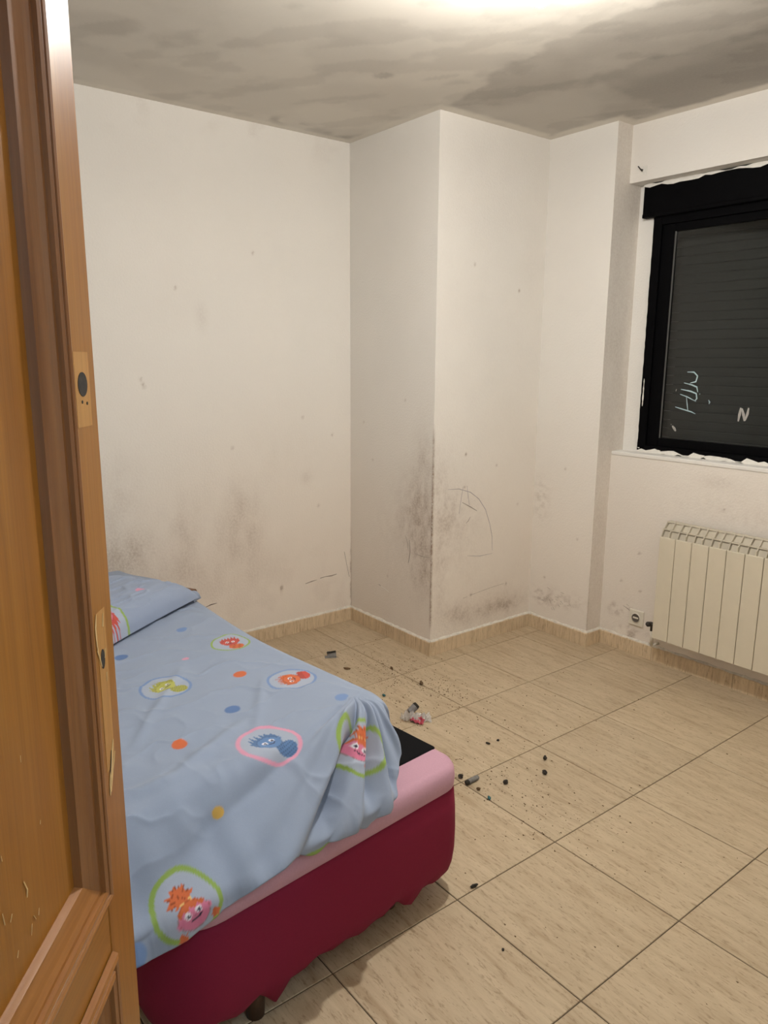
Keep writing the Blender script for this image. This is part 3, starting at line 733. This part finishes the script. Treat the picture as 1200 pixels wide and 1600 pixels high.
# local frame: x = -a (towards head negative), y = -b
def rounded_rect(x0, x1, y0, y1, rs, n=10):
    """rs: radii at (x1,y1),(x0,y1),(x0,y0),(x1,y0); counter-clockwise"""
    out = []
    for (cx, cy, a0), r in zip(((x1, y1, 0), (x0, y1, 90), (x0, y0, 180), (x1, y0, 270)), rs):
        sx = -1 if cx == x1 else 1; sy = -1 if cy == y1 else 1
        for k in range(n+1):
            t = math.radians(a0+90*k/n); out.append((cx+sx*r+r*math.cos(t), cy+sy*r+r*math.sin(t)))
    return out
def dense(loop, step):
    out = []
    for (a, b) in zip(loop, loop[1:]+loop[:1]):
        L = math.hypot(b[0]-a[0], b[1]-a[1]); m = max(1, int(L/step))
        for k in range(m): out.append((a[0]+(b[0]-a[0])*k/m, a[1]+(b[1]-a[1])*k/m))
    return out
def loft(name, loop, levels, mat, parent, cap_top=True, cap_bot=False, zfun=None, smooth=True):
    """levels: (inset, z). inset shrinks the loop along its normals"""
    L = np.array(loop); n = len(L)
    T = np.roll(L, -1, 0)-np.roll(L, 1, 0); T /= np.linalg.norm(T, axis=1)[:, None]; Nn = np.stack([-T[:, 1], T[:, 0]], 1)
    V = []
    for li, (ins, z) in enumerate(levels):
        P = L+Nn*ins
        zz = np.full(n, z) if zfun is None else zfun(L, li, z)
        V.append(np.column_stack([P, zz]))
    V = np.array(V); m = len(levels)
    bm = bmesh.new(); VV = [[bm.verts.new(p) for p in row] for row in V]
    for a, b in zip(VV, VV[1:]):
        for k in range(n): bm.faces.new((a[k], a[(k+1) % n], b[(k+1) % n], b[k]))
    if cap_top: bm.faces.new(VV[-1])
    if cap_bot: bm.faces.new(VV[0][::-1])
    bmesh.ops.recalc_face_normals(bm, faces=bm.faces)
    o = from_bm(name, bm, mat, parent, smooth)
    return o
bl = dense(rounded_rect(-BL, 0, -BW, 0, (.075, .05, .05, .13)), .02)
def hemz(L, li, z):                                  # the lower hem is ragged and rises at the corners
    if li > 1: return np.full(len(L), z)
    s = L[:, 1]*3.1+L[:, 0]*2.3
    zz = z+.006*np.sin(s*7)+.004*np.sin(s*23)
    front = L[:, 0] > -.10
    zz = zz+np.where(front, -.028*np.exp(-((L[:, 1]+.20)/.035)**2)-.030*np.exp(-((L[:, 1]+.622)/.022)**2), 0)
    zz = zz+np.where(front, .012*np.exp(-((L[:, 1]+.26)/.02)**2)+.016*np.exp(-((L[:, 1]+.665)/.022)**2), 0)
    return zz
loft('skirt', bl, [(.020, .072), (.012, .078), (.004, .10), (-.001, .14), (-.002, .20), (0, .26), (.004, .310), (.012, .324)], M['crimson'], bed, True, True, hemz)['label'] = 'crimson fabric skirt'
loft('rim', bl, [(.010, .322), (.005, .328), (.003, .350), (.006, .374), (.014, .386), (.026, .390), (.034, .390)], M['pink'], bed, True, True)['label'] = 'pink padded rim'
tl = dense(rounded_rect(-BL+.02, -.105, -BW+.012, -.012, (.008, .03, .03, .03)), .03)
loft('top_panel', tl, [(0, .3895), (.002, .3925), (.004, .393)], M['blackcloth'], bed, True)['label'] = 'black cloth top'
for (x, y) in ((-.10, -.20), (-.055, -.655), (-BL+.12, -.2), (-BL+.12, -.68)):
    bm = bmesh.new(); bm_cyl(bm, (x, y, 0), (x, y, .11), .021, .026, n=18); from_bm('leg', bm, M['leg'], bed, True)

# ------------------------------------------------------------------ mattress and printed sheet
MTH = math.radians(7.0); ME = np.array([math.cos(MTH), math.sin(MTH)]); MN = np.array([math.sin(MTH), -math.cos(MTH)])
M0 = np.array([1.852, -1.222]); ZT = .572
mt = tag(empty('mattress', (M0[0], M0[1], .393), MTH), 'single mattress hidden under the pale blue printed sheet', 'mattress')
ml = dense(rounded_rect(-1.70, -.012, -.88, -.012, (.07, .07, .07, .07)), .03)
loft('mattress_body', ml, [(.02, .0), (.004, .012), (0, .03), (0, .13), (.01, .152), (.03, .163), (.06, .165)], M['mattress'], mt, True, True)

def bulge(a): return .105*sstep(.45, 1.45, a)
PS, PF, PQ0, PQ1, RES = 1.74, .36, -.15, 1.00, .0033
np_, nq = int((PS+PF)/RES), int((PQ1-PQ0)/RES)
qv = np.linspace(PQ0, PQ1, nq)
hemL = np.interp(qv, [-.15, -.05, .0, .06, .14, .24, .33, .40, .425, .46, .52, .60, .68, .76, .86, 1.0],
                     [.05, .08, .125, .190, .258, .258, .248, .236, .226, .234, .240, .258, .276, .276, .262, .25])
t = np.linspace(0, 1, np_)
Pc = PS+(-hemL[None, :]-PS)*t[:, None]                     # cloth coordinate p (+ = towards head)
Qc = np.repeat(qv[None, :], np_, 0)
# foot drop profile tables
def profile(gap, top_drop_angle=50, r=.035):
    l = np.linspace(0, .5, 400); dl_ = l[1]-l[0]; A = math.radians(top_drop_angle)
    ang = np.minimum(l/r, A)
    out = np.cumsum(np.cos(ang))*dl_
    k = np.argmax(out > gap) if out[-1] > gap else len(l)-1
    ang[k:] = math.radians(90)
    ker = np.ones(25)/25
    ang = np.convolve(np.pad(ang, 12, 'edge'), ker, 'valid')
    return l, np.cumsum(np.cos(ang))*dl_, np.cumsum(np.sin(ang))*dl_
be = np.array([BE.x, BE.y]); f0 = np.array([F0.x, F0.y])
gapv = np.array([((f0-(M0+MN*max(q, 0))) @ be)/(ME @ be)+.016 for q in qv])
gapv = np.where(qv < .09, .022+(gapv-.022)*sstep(-.05, .09, qv), gapv)
OutF = np.zeros_like(Pc); DropF = np.zeros_like(Pc)
for j in range(nq):
    l, o_, d_ = profile(gapv[j]); ll = np.maximum(-Pc[:, j], 0)
    OutF[:, j] = np.interp(ll, l, o_)-o_[0]; DropF[:, j] = np.interp(ll, l, d_)-d_[0]
# far-side drop
lq = np.maximum(-Qc, 0); r = .045; ang = np.minimum(lq/r, 1.45)
OutQ = np.where(lq < r*1.45, r*np.sin(ang), r*math.sin(1.45)+(lq-r*1.45)*math.cos(1.45))
DropQ = np.where(lq < r*1.45, r*(1-np.cos(ang)), r*(1-math.cos(1.45))+(lq-r*1.45)*math.sin(1.45))
a_loc = np.where(Pc > 0, Pc, -OutF); b_loc = np.where(Qc > 0, Qc, -OutQ)
Z = ZT-DropF-DropQ
# corner: round the plan shape and avoid doubling the drop
cor = (Pc < 0) & (Qc < 0)
Z = np.where(cor, ZT-np.maximum(DropF, DropQ)-.25*np.minimum(DropF, DropQ), Z)
b_loc = b_loc-bulge(np.maximum(Pc, 0))*(1-sstep(.2, .8, Qc))
# round off the far foot corner of the mattress in plan
cr = .075; dx = cr-a_loc; dy = cr-b_loc
rr = np.hypot(np.maximum(dx, 0), np.maximum(dy, 0)); msk = (dx > 0) & (dy > 0)
big = np.maximum(dx, dy); sc = np.where(msk & (rr > 1e-6), big/np.maximum(rr, 1e-6), 1); sc = 1-(1-sc)*.75
a_loc = np.where(msk, cr-dx*sc, a_loc); b_loc = np.where(msk, cr-dy*sc, b_loc)
# gentle crown, sag to the head end, wrinkles
Z = Z-.035*sstep(1.35, 1.74, Pc)-.02*(1-sstep(0, .10, Pc))*(Pc > 0)*0
W1 = fbm(Pc*1.0+Qc*1.2, Qc*.9-Pc*.7, 5, 3, 101)-.5
dg = (Pc*.55+Qc*.83); ds = (-Pc*.83+Qc*.55)
cre = (np.abs(vnoise(dg*3.0+.5*W1, ds*13.0+2.2*W1, 105)-.5)*2)
cre2 = (np.abs(vnoise(Pc*9+W1*2, Qc*4+3, 107)-.5)*2)
wr_top = .010*W1+.0055*(1-cre)**4+.0035*(1-cre2)**5
Z = Z+wr_top*sstep(-.02, .05, Qc)
# explicit long creases on top (p,q polylines) : soft ridges
def ridge(p0, p1, wdt, h):
    global Z
    p0, p1 = np.array(p0), np.array(p1); d = p1-p0; L2 = d @ d
    tt = np.clip(((Pc-p0[0])*d[0]+(Qc-p0[1])*d[1])/L2, 0, 1)
    dist = np.hypot(Pc-p0[0]-tt*d[0], Qc-p0[1]-tt*d[1])
    Z = Z+h*np.exp(-(dist/wdt)**2)*np.sin(np.pi*np.clip(tt, .02, .98))**.6
ridge((.16, .30), (.02, .62), .018, .010); ridge((.55, .26), (.20, .60), .014, .007); ridge((.80, .35), (.55, .62), .02, .008)
ridge((.35, .12), (.08, .34), .014, .007); ridge((.95, .20), (.90, .60), .022, .012); ridge((.02, .50), (.06, .80), .022, .010)
# fan of folds falling from the far foot corner
vp, vq = .07, .015
rad = np.hypot(vp-Pc, Qc-vq); phi = np.degrees(np.arctan2(Qc-vq, vp-Pc))
infan = sstep(.02, .16, rad)*sstep(-12, 4, phi)*(1-sstep(70, 84, phi))*sstep(.12, -.03, Pc)
fold = (.006*np.cos(np.radians(phi*17.0+1.5*W1*60))+.003*np.cos(np.radians(phi*33+20)))*infan
fold = 1.5*fold-.040*np.exp(-((phi-47)/3.5)**2)*infan+.034*np.exp(-((phi-56)/5)**2)*infan-.022*np.exp(-((phi-30)/2.5)**2)*infan+.018*np.exp(-((phi-36)/3)**2)*infan-.016*np.exp(-((phi-16)/2.5)**2)*infan
hang = sstep(.0, -.10, Pc)
low = hang*(.0035*np.sin(Qc*38+1.0+3*W1)+.002*np.sin(Qc*71+2))*sstep(.45, .55, Qc)
disp = fold+low
a_loc = a_loc-disp*hang*1.0-np.abs(fold)*0; Z = Z+disp*(1-.6*hang)
# keep the hanging part outside the base front
front = np.repeat(gapv[None, :], np_, 0)
a_loc = a_loc-np.maximum(a_loc+front-.004, 0)*sstep(.432, .400, Z)*sstep(.03, .08, Qc)*(Pc < 0)
X = M0[0]-ME[0]*a_loc+MN[0]*b_loc; Y = M0[1]-ME[1]*a_loc+MN[1]*b_loc

# ---- print
SHEET = np.array([.285, .342, .455])
def lin(c): return np.array([(v/255/12.92 if v/255 < .04045 else ((v/255+.055)/1.055)**2.4) for v in c])
class Printer:
    def __init__(s, p, q, base): s.p, s.q = p, q; s.c = np.repeat(base[None, :], p.size, 0).reshape(*p.shape, 3)
    def put(s, mask, c, k=1.0):
        m = np.clip(mask, 0, 1)[..., None]*k; s.c = s.c*(1-m)+np.asarray(c)*m
    def frame(s, p, q, ang, sc, asp=1.0):
        dp, dq = (s.p-p)/sc, (s.q-q)/sc; c, n = math.cos(ang), math.sin(ang)
        upv = dp*c+dq*n; ri = (-dp*n+dq*c)*-1
        return ri/asp, upv        # right, up  (up = towards head of the bed)
    def dot(s, p, q, r, c, asp=1.15, ang=.4):
        x, y = s.frame(p, q, ang, r, asp); d = np.hypot(x, y); s.put(1-sstep(.9, 1.08, d), c)
    def ring(s, p, q, r, c, wdt=.09, asp=1.0, ang=0, fill=None):
        x, y = s.frame(p, q, ang, r, asp); th = np.arctan2(y, x)
        d = np.hypot(x, y)*(1+.025*np.sin(3*th+1)+.015*np.sin(5*th))
        if fill is not None: s.put(1-sstep(.9, 1.0, d), fill, .30)
        s.put(1-sstep(wdt*.7, wdt*1.15, np.abs(d-1)), c)
    def face(s, p, q, r, skin, hair, ang=0, body=None, asp=1.0, bun=False):
        x, y = s.frame(p, q, ang, r, asp); ink = lin((52, 46, 66)); tri = lambda k: np.abs(((k) % 2)-1)
        if body is not None:
            bx, by = x-.22, y+.62; d = np.hypot(bx/.42, by/.34)
            s.put(((d < 1.0) & (by < .30-.10*tri(bx*14)))*1.0, body)
            s.put(((d < .95) & (np.abs(np.sin(bx*30+by*6)) > .93))*1.0, body*.55)
        if bun:
            bx, by = x+.04, y-.52; t2 = np.arctan2(by, bx)
            s.put(((np.hypot(bx/1.2, by) < .22+.15*tri(t2*3.2)) & (by > -.16))*1.0, hair)
            s.put(((np.hypot(bx/1.2, by) < .34) & (np.abs(np.sin(t2*9)) > .96) & (by > -.1))*1.0, hair*.45)
            s.put(((np.abs(y-.37-.25*(x*x)) < .035) & (np.abs(x) < .2))*1.0, lin((225, 190, 120)))
            for sx in (-.52, .52):
                bx, by = x-sx, y+.42; t2 = np.arctan2(by, bx); s.put((np.hypot(bx, by) < .10+.06*tri(t2*4))*1.0, hair)
        else:
            cr_ = (.30+.34*tri(x*11))*np.sqrt(np.clip(1-(x/.62)**2, 0, 1))
            s.put(((y > .0) & (y-.10 < cr_) & (np.abs(x) < .55))*1.0, hair)
        fd = np.hypot(x/.46, (y+.03)/.40)
        s.put(1-sstep(.94, 1.0, fd), skin)
        for sx in (-.46, .46): s.put(1-sstep(.8, 1.1, np.hypot((x-sx)/.08, (y+.05)/.10)), skin)
        if bun: s.put(((fd < 1.04) & (y > .12+.10*tri(x*9)-.25*x*x))*1.0, hair)
        s.put((1-sstep(.02, .05, np.abs(fd-1.0)))*.55, hair*.45)
        for ex in (-.17, .17):
            e1 = np.hypot((x-ex)/.095, (y-.03)/.105); s.put(1-sstep(.9, 1.1, e1), lin((228, 228, 236)))
            s.put(1-sstep(.45, .62, np.hypot((x-ex)/.095, (y-.01)/.105)), ink)
        s.put(((np.abs(np.hypot(x-.03, (y-.06)*1.1)-.25) < .030) & (y < -.12))*1.0, ink)
        s.put((1-sstep(.5, 1, np.hypot((x-.02)/.05, (y+.06)/.035)))*.7, skin*.6)
C_ = dict(green=lin((150, 178, 92)), blue=lin((122, 150, 196)), pink=lin((226, 160, 186)), orange=lin((214, 112, 70)), yellow=lin((216, 176, 92)),
          skin=lin((222, 130, 162)), red=lin((198, 84, 74)), lime=lin((186, 186, 96)), bluec=lin((104, 140, 190)), pale=lin((205, 210, 222)), dblue=lin((98, 128, 178)))
C_ = {k_: v_*.86 for k_, v_ in C_.items()}
pr = Printer(Pc, Qc, SHEET)
def PQ(x, y):
    d = np.array([x, y])-M0; a = -(d @ ME); b = d @ MN
    return a, b+float(bulge(np.array(a)))*(1-float(sstep(.2, .8, np.array(b))))
def at(x, y): return PQ(x, y)
p, q = at(1.445, -1.644); pr.ring(p, q, .066, C_['blue'], .06, 1.0, .3, C_['pale']); pr.face(p, q, .060, C_['lime'], C_['lime']*.8, .3, C_['lime']*.85)
p, q = at(1.262, -1.360); pr.ring(p, q, .060, C_['green'], .06, 1.0, 0, C_['pale']); pr.face(p, q, .056, C_['red'], C_['red']*.9, -.3, C_['orange'])
p, q = at(1.601, -1.343); pr.ring(p, q, .064, C_['blue'], .06, 1.05, 0, C_['pale']); pr.face(p, q, .060, C_['orange'], C_['orange']*.85, 1.2, C_['red'])
p, q = at(1.882, -1.564); pr.ring(p+.012, q, .070, C_['pink'], .08, 1.05, 0, C_['pale']); pr.face(p+.012, q, .068, C_['bluec'], C_['bluec']*.75, .25, C_['bluec']*.8)
pr.ring(-.090, .140, .068, C_['green'], .08, 1.0, -.5, C_['pale']); pr.face(-.09, .145, .068, C_['skin'], C_['orange'], -1.0, None, 1, True)
pr.ring(-.215, .665, .066, C_['green'], .085, .95, .2, C_['pale']); pr.face(-.232, .660, .070, C_['skin'], C_['orange'], .30, None, 1, True)
pr.ring(1.02, .66, .07, C_['green'], .07, 1, 0, C_['pale']); pr.ring(-.30, .36, .06, C_['green'], .1)
p, q = at(1.35, -1.95); pr.ring(p, q, .07, C_['green'], .07, 1, 0, C_['pale']); pr.face(p, q, .065, C_['skin'], C_['orange'], 0, None, 1, True)
for (x, y), r, c in (((1.055, -1.431), .017, 'blue'), ((1.488, -1.443), .018, 'orange'), ((1.670, -1.558), .019, 'dblue'), ((1.759, -1.736), .017, 'orange'),
                     ((1.785, -1.300), .018, 'blue'), ((1.297, -1.522), .010, 'pink'), ((1.160, -1.664), .018, 'dblue')):
    p, q = at(x, y); pr.dot(p, q, r, C_[c])
pr.dot(-.085, .535, .014, C_['yellow'], 1.0); pr.dot(-.02, .765, .016, C_['dblue']); pr.dot(-.26, .79, .03, C_['blue'], 1.3)
pr.put((np.abs(np.minimum(hemL[None, :]+Pc, 9)) < .0)*1.0, C_['pale'])
sheet = from_arrays('bed_sheet', np.stack([X, Y, Z], -1), quads(np_, nq), M['sheet'], None, True, {'print': pr.c.reshape(-1, 3)})
tag(sheet, 'pale blue cotton sheet printed with cartoon faces and dots draped over the bed', 'sheet')
sd = sheet.modifiers.new('thickness', 'SOLIDIFY'); sd.thickness = .0016; sd.offset = 0

# ------------------------------------------------------------------ pillow
PD = np.array([.567, -.824]); PP = np.array([-.824, -.567])
PC1 = np.array([.818, -1.262]); LX, LY = .64, .42
n1, n2 = 200, 140
u, v = np.meshgrid(np.linspace(-1, 1, n1), np.linspace(-1, 1, n2), indexing='ij')
th_ = np.power(np.maximum((1-np.abs(u)**7)*(1-np.abs(v)**5), 0), .5)
pin = 1-.05*(1-u**2)*(np.abs(v)**3)
px = u*LX/2*(1-.05*(1-v**2)*np.abs(u)**3*-1*0-.04*(1-np.abs(v))*np.abs(u)**2); py = v*LY/2*pin
wob = (fbm(u+3, v+3, 2.2, 3, 201)-.5)
wrk = (1-np.abs(vnoise(u*3+v*2+5, v*9-u*2+5+wob, 203)-.5)*2)**4*.006
ztop = .080*th_*(1+.18*wob)+wrk*th_
zbot = -.012*th_
cen = PC1+PD*LX/2+PP*LY/2
tilt = .0
def topt(px, py, z):
    P = cen+px[..., None]*PD+py[..., None]*PP
    return np.concatenate([P, (ZT+.018+z+tilt*(py+LY/2)/LY)[..., None]], -1)
Vt = topt(px, py, ztop).reshape(-1, 3); Vb = topt(px, py, zbot).reshape(-1, 3)
prp = Printer(-py, px, SHEET*np.array([1.0, 1.0, 1.02]))
def pdot(a, b, r, c): prp.dot(-b, a, r, C_[c])
pil = tag(empty('pillow', (cen[0], cen[1], ZT)), 'pale blue printed pillow lying askew at the head of the bed', 'pillow')
prp.ring(.150, .140, .080, C_['green'], .06, 1, 0, C_['pale']); prp.face(.150, .140, .080, C_['skin'], C_['red'], .2, C_['orange'])
prp.dot(.11, -.115, .014, C_['pink'])
off = np.array([cen[0], cen[1], ZT])
Vp = np.concatenate([Vt, Vb])-off
cc = np.concatenate([prp.c.reshape(-1, 3), prp.c.reshape(-1, 3)])
from_arrays('pillowcase', Vp, np.concatenate([quads(n1, n2), quads(n1, n2, True, n1*n2)]), M['sheet'], pil, True, {'print': cc})
# brown pillow core peeping out of the open end, with the slack end of the case
def loc3(a, b, z): P = cen+PD*a+PP*b; return (P[0]-off[0], P[1]-off[1], z)
bm = bmesh.new()
ring0 = []
for a, hw, z0, z1 in ((-.290, .060, .006, .030), (-.335, .055, .004, .040), (-.365, .042, .003, .036), (-.372, .030, .004, .026)):
    ring0.append([bm.verts.new(loc3(a, b, z)) for b, z in ((-.17, z0), (-.17+2*hw, z0), (-.17+2*hw, z1), (-.17, z1*.9))])
for A, B in zip(ring0, ring0[1:]):
    for k in range(4): bm.faces.new((A[k], A[(k+1) % 4], B[(k+1) % 4], B[k]))
bm.faces.new(ring0[-1]); bm.faces.new(ring0[0][::-1]); bmesh.ops.recalc_face_normals(bm, faces=bm.faces)
from_bm('pillow_core', bm, M['brownfab'], pil)['label'] = 'brown core showing at the open end'
nn = 16; A_, B_ = np.meshgrid(np.linspace(0, 1, nn), np.linspace(0, 1, 24), indexing='ij')
fa = -.296-.046*A_; fb = -.205+.23*B_*(1-.35*A_)
fz = .008+.040*np.sin(np.pi*np.clip(B_, 0, 1))**.5*(1-.22*A_)+.006*np.sin(B_*14)*A_
Pfl = cen+fa[..., None]*PD+fb[..., None]*PP
Vf = np.concatenate([Pfl-off[:2], fz[..., None]], -1)
fo = from_arrays('case_end', Vf, quads(nn, 24), M['sheet'], pil, True, {'print': np.repeat((SHEET*.92)[None], nn*24, 0)})
fo.modifiers.new('thickness', 'SOLIDIFY').thickness = .002

# ------------------------------------------------------------------ ceiling lamp: bare bulb in a lampholder
ax = Vector((.03, .08, -1)).normalized()
lp = tag(empty('ceiling_bulb', (BULB.x, BULB.y, H)), 'lit bare bulb hanging from the ceiling at the top of the photo', 'lamp')
rel = BULB-Vector((BULB.x, BULB.y, H))
bm = bmesh.new(); bm_lathe(bm, [(0, .030), (.0, .030), (.016, .030), (.030, .026), (.032, .012), (.026, .006), (.020, -.004), (.018, -.012)], rel+ax*-.050, ax, 28)
bmesh.ops.recalc_face_normals(bm, faces=bm.faces); from_bm('bulb_collar', bm, M['bakelite'], lp, True)
bm = bmesh.new(); bm_cyl(bm, rel-ax*.052, Vector((0, 0, -.004)), .019, .022, n=20); from_bm('lampholder', bm, M['bakelite'], lp, True)
bm = bmesh.new(); bm_lathe(bm, [(0, -.016), (.026, -.015), (.036, -.010), (.040, 0)], (0, 0, 0), (0, 0, 1), 28); bmesh.ops.recalc_face_normals(bm, faces=bm.faces)
from_bm('ceiling_rose', bm, M['bakelite'], lp, True)
bm = bmesh.new(); pf = [(.029*math.sin(t_), -.029*math.cos(t_)) for t_ in np.linspace(math.radians(90), PI-.001, 14)] + [(0, .029)]
bm_lathe(bm, pf, rel+ax*-.004, ax, 28); bmesh.ops.recalc_face_normals(bm, faces=bm.faces)
from_bm('glass_globe', bm, M['bulb'], lp, True)

# unseen hallway lamp, added as a guessed source for the cool light
hl = tag(empty('added_hall_lamp', (3.86, -1.88, H)), 'unseen lamp added in the hallway behind the doorway for cool light', 'lamp')
bm = bmesh.new(); bm_lathe(bm, [(0, -.03), (.08, -.03), (.085, -.005), (.085, 0)], (0, 0, 0), (0, 0, 1), 28); bmesh.ops.recalc_face_normals(bm, faces=bm.faces)
from_bm('added_lamp_base', bm, M['bakelite'], hl, True)
ld = bpy.data.lights.new('added_hall_light', 'POINT'); ld.energy = HALL_WATTS; ld.color = HALL_COLOR; ld.shadow_soft_size = .09
lo = bpy.data.objects.new('added_hall_light', ld); lo.location = (0, 0, -.16); link(lo, hl)

# ------------------------------------------------------------------ rubbish on the floor
def crumb(name, x, y, sx, sy, sz, mat, label, cat, seed=0, rz=0.0, sub=2, rough=.35):
    rr_ = random.Random(seed); bm = bmesh.new(); bmesh.ops.create_icosphere(bm, subdivisions=sub, radius=1)
    for v_ in bm.verts:
        k = 1+rr_.uniform(-rough, rough); v_.co = Vector((v_.co.x*sx*k, v_.co.y*sy*k, v_.co.z*sz*k))
    zmin = min(v_.co.z for v_ in bm.verts)
    for v_ in bm.verts: v_.co.z -= zmin
    o = from_bm(name, bm, mat); o.location = (x, y, 0.0); o.rotation_euler = (0, 0, rz)
    return tag(o, label, cat, 'bits of rubbish on the floor')
# grey cartridge-like tube
tb = tag(empty('grey_tube', (1.616, -.632, 0), math.radians(-88)), 'grey burnt stub lying on the tile next to the bed corner', 'stub', 'bits of rubbish on the floor')
bm = bmesh.new(); bm_lathe(bm, [(0, -.029), (.007, -.028), (.0085, -.024), (.0088, .016), (.008, .020)], (0, 0, .0088), (1, 0, 0), 18); from_bm('paper_body', bm, M['ash'], tb, True)
bm = bmesh.new(); bm_lathe(bm, [(.008, .019), (.0086, .022), (.0078, .031), (.004, .034), (0, .034)], (0, 0, .0088), (1, 0, 0), 14); from_bm('burnt_end', bm, M['soot'], tb, True)
# torn plastic wrapper with a grey lump
wrp = tag(empty('plastic_wrapper', (1.148, -.492, 0), .4), 'crumpled clear and red plastic wrapper on the floor behind the bed corner', 'wrapper')
def crumple(name, lx, ly, h, mat, seed, loc=(0, 0, 0), rz=0):
    n = 12; uu, vv = np.meshgrid(np.linspace(-.5, .5, n), np.linspace(-.5, .5, n), indexing='ij')
    zz = h*np.abs(fbm(uu+7, vv+7, 5, 3, seed)-.35)*2+.001
    c, s_ = math.cos(rz), math.sin(rz); xx, yy = uu*lx, vv*ly*(1+.3*uu)
    V = np.stack([loc[0]+xx*c-yy*s_, loc[1]+xx*s_+yy*c, loc[2]+zz], -1)
    o = from_arrays(name, V, quads(n, n), mat, wrp, False); o.modifiers.new('thickness', 'SOLIDIFY').thickness = .0008
    return o
crumple('film', .085, .055, .030, M['clear'], 301, (.012, .014, 0), .6); crumple('film', .05, .045, .035, M['clear'], 305, (-.034, -.014, 0), 1.4)
crumple('printed_piece', .055, .040, .024, M['redprint'], 309, (.012, -.012, .0), .2)
bm = bmesh.new(); bm_cyl(bm, (-.036, .010, .022), (-.022, .034, .040), .014, .0155, n=16); from_bm('cap', bm, M['greyplastic'], wrp, False)
bm = bmesh.new(); bm_cyl(bm, (-.0215, .0345, .0405), (-.017, .042, .046), .0158, .013, n=16); from_bm('cap_end', bm, M['soot'], wrp, False)
for k, (x, y, sx, sy, sz, m, lab, nm) in enumerate((
    (1.571, -.644, .012, .010, .007, 'soot', 'dark brown crumb nearest the pink bed corner', 'crumb'),
    (1.695, -.548, .010, .010, .009, 'soot', 'black crumb alone in the tile middle right of the grey stub', 'crumb'),
    (1.672, -.314, .011, .009, .009, 'soot', 'black crumb at the top of the pair on the floor', 'crumb'),
    (1.735, -.389, .013, .009, .008, 'soot', 'black crumb at the bottom of the pair, with a pale flake', 'crumb'),
    (1.666, -.651, .009, .007, .008, 'browncrumb', 'brown crumb just below the grey stub', 'crumb'),
    (1.723, -.658, .014, .006, .005, 'teal', 'dark greenish flake lying on the tile joint', 'flake'),
    (2.000, -1.003, .013, .006, .006, 'soot', 'black crumb near the tile crossing by the bed foot', 'crumb'),
    (.896, -.462, .012, .008, .006, 'teal', 'small teal plastic bit on the floor behind the sheet', 'plastic bit'),
    (.905, -.255, .020, .010, .010, 'browncrumb', 'reddish brown flake on the joint in front of the pillar', 'flake'),
    (1.465, -.400, .010, .006, .005, 'soot', 'flat dark crumb left of the upper pair', 'crumb'),
    (1.471, -.351, .007, .005, .005, 'soot', 'tiny dark crumb above the flat crumb', 'crumb'),
    (.562, -.425, .022, .007, .006, 'browncrumb', 'thin brown flake near the left baseboard', 'flake'),
    (.685, -.251, .018, .006, .006, 'browncrumb', 'thin dark flake in front of the pillar', 'flake'),
    (.40, -.55, .007, .006, .005, 'soot', 'dot-like dark crumb near the left wall', 'crumb'),
    (2.207, -1.107, .005, .004, .003, 'soot', 'tiny dark crumb on the nearest tile', 'crumb'))):
    crumb(nm, x, y, sx*.8, sy*.8, sz*.8, M[m], lab, nm if nm != 'plastic_bit' else 'bit', 400+k, rnd.uniform(0, 3))
# dark folded scrap by the wall
sc_ = tag(empty('paper_scrap', (.394, -.403, 0), 1.0), 'dark folded scrap lying on the floor near the left baseboard', 'scrap')
bm = bmesh.new()
for q, (x0, x1, z1) in enumerate(((-.03, .028, .0), (-.018, .026, .020))):
    v_ = [bm.verts.new(p_) for p_ in ((x0, -.012+.012*q, .001+z1*.1), (x1, -.010+.012*q, .001+z1*.2), (x1, .010+.010*q, .002+z1), (x0, .012+.008*q, .004+z1))]
    bm.faces.new(v_)
o = from_bm('folded_paper', bm, M['ash'], sc_); o.modifiers.new('thickness', 'SOLIDIFY').thickness = .002
bm = bmesh.new(); bm_cyl(bm, (-.02, .006, .022), (.024, .014, .026), .004, n=8); from_bm('burnt_edge', bm, M['soot'], sc_)
# fine grit that nobody could count
rr_ = np.random.RandomState(9); pts = []
for cx, cy, sx, sy, n in ((.75, -.35, .28, .14, 380), (1.1, -.30, .30, .20, 240), (1.68, -.55, .14, .12, 150), (1.6, -.3, .4, .3, 90), (1.0, -.20, .09, .04, 90), (.72, -.27, .10, .05, 110), (2.0, -.9, .5, .5, 90), (1.5, .2, .5, .3, 50), (1.92, -.62, .16, .10, 80)):
    pts.append(np.column_stack([rr_.normal(cx, sx, n), rr_.normal(cy, sy, n)]))
pts = np.concatenate(pts); V, T3 = [], []
for x, y in pts:
    if x < .03 or y > YE-.03 or x > XR-.05 or (x < XB+.03 and y > -.03) or (x < XD+.03 and y > YC-.03): continue
    r_ = .0012+.0022*rr_.rand()**2; a = rr_.rand()*6; b = len(V)
    for k in range(3): V.append((x+r_*(1+rr_.rand())*math.cos(a+k*2.1), y+r_*math.sin(a+k*2.1), .0002))
    V.append((x, y, .0002+r_*.9)); T3 += [(b, b+1, b+3), (b+1, b+2, b+3), (b+2, b, b+3)]
gr_ = from_arrays('floor_grit', V, T3, M['browncrumb'], None, False)
tag(gr_, 'fine brown grit and ash scattered over the floor tiles', 'grit', kind='stuff')
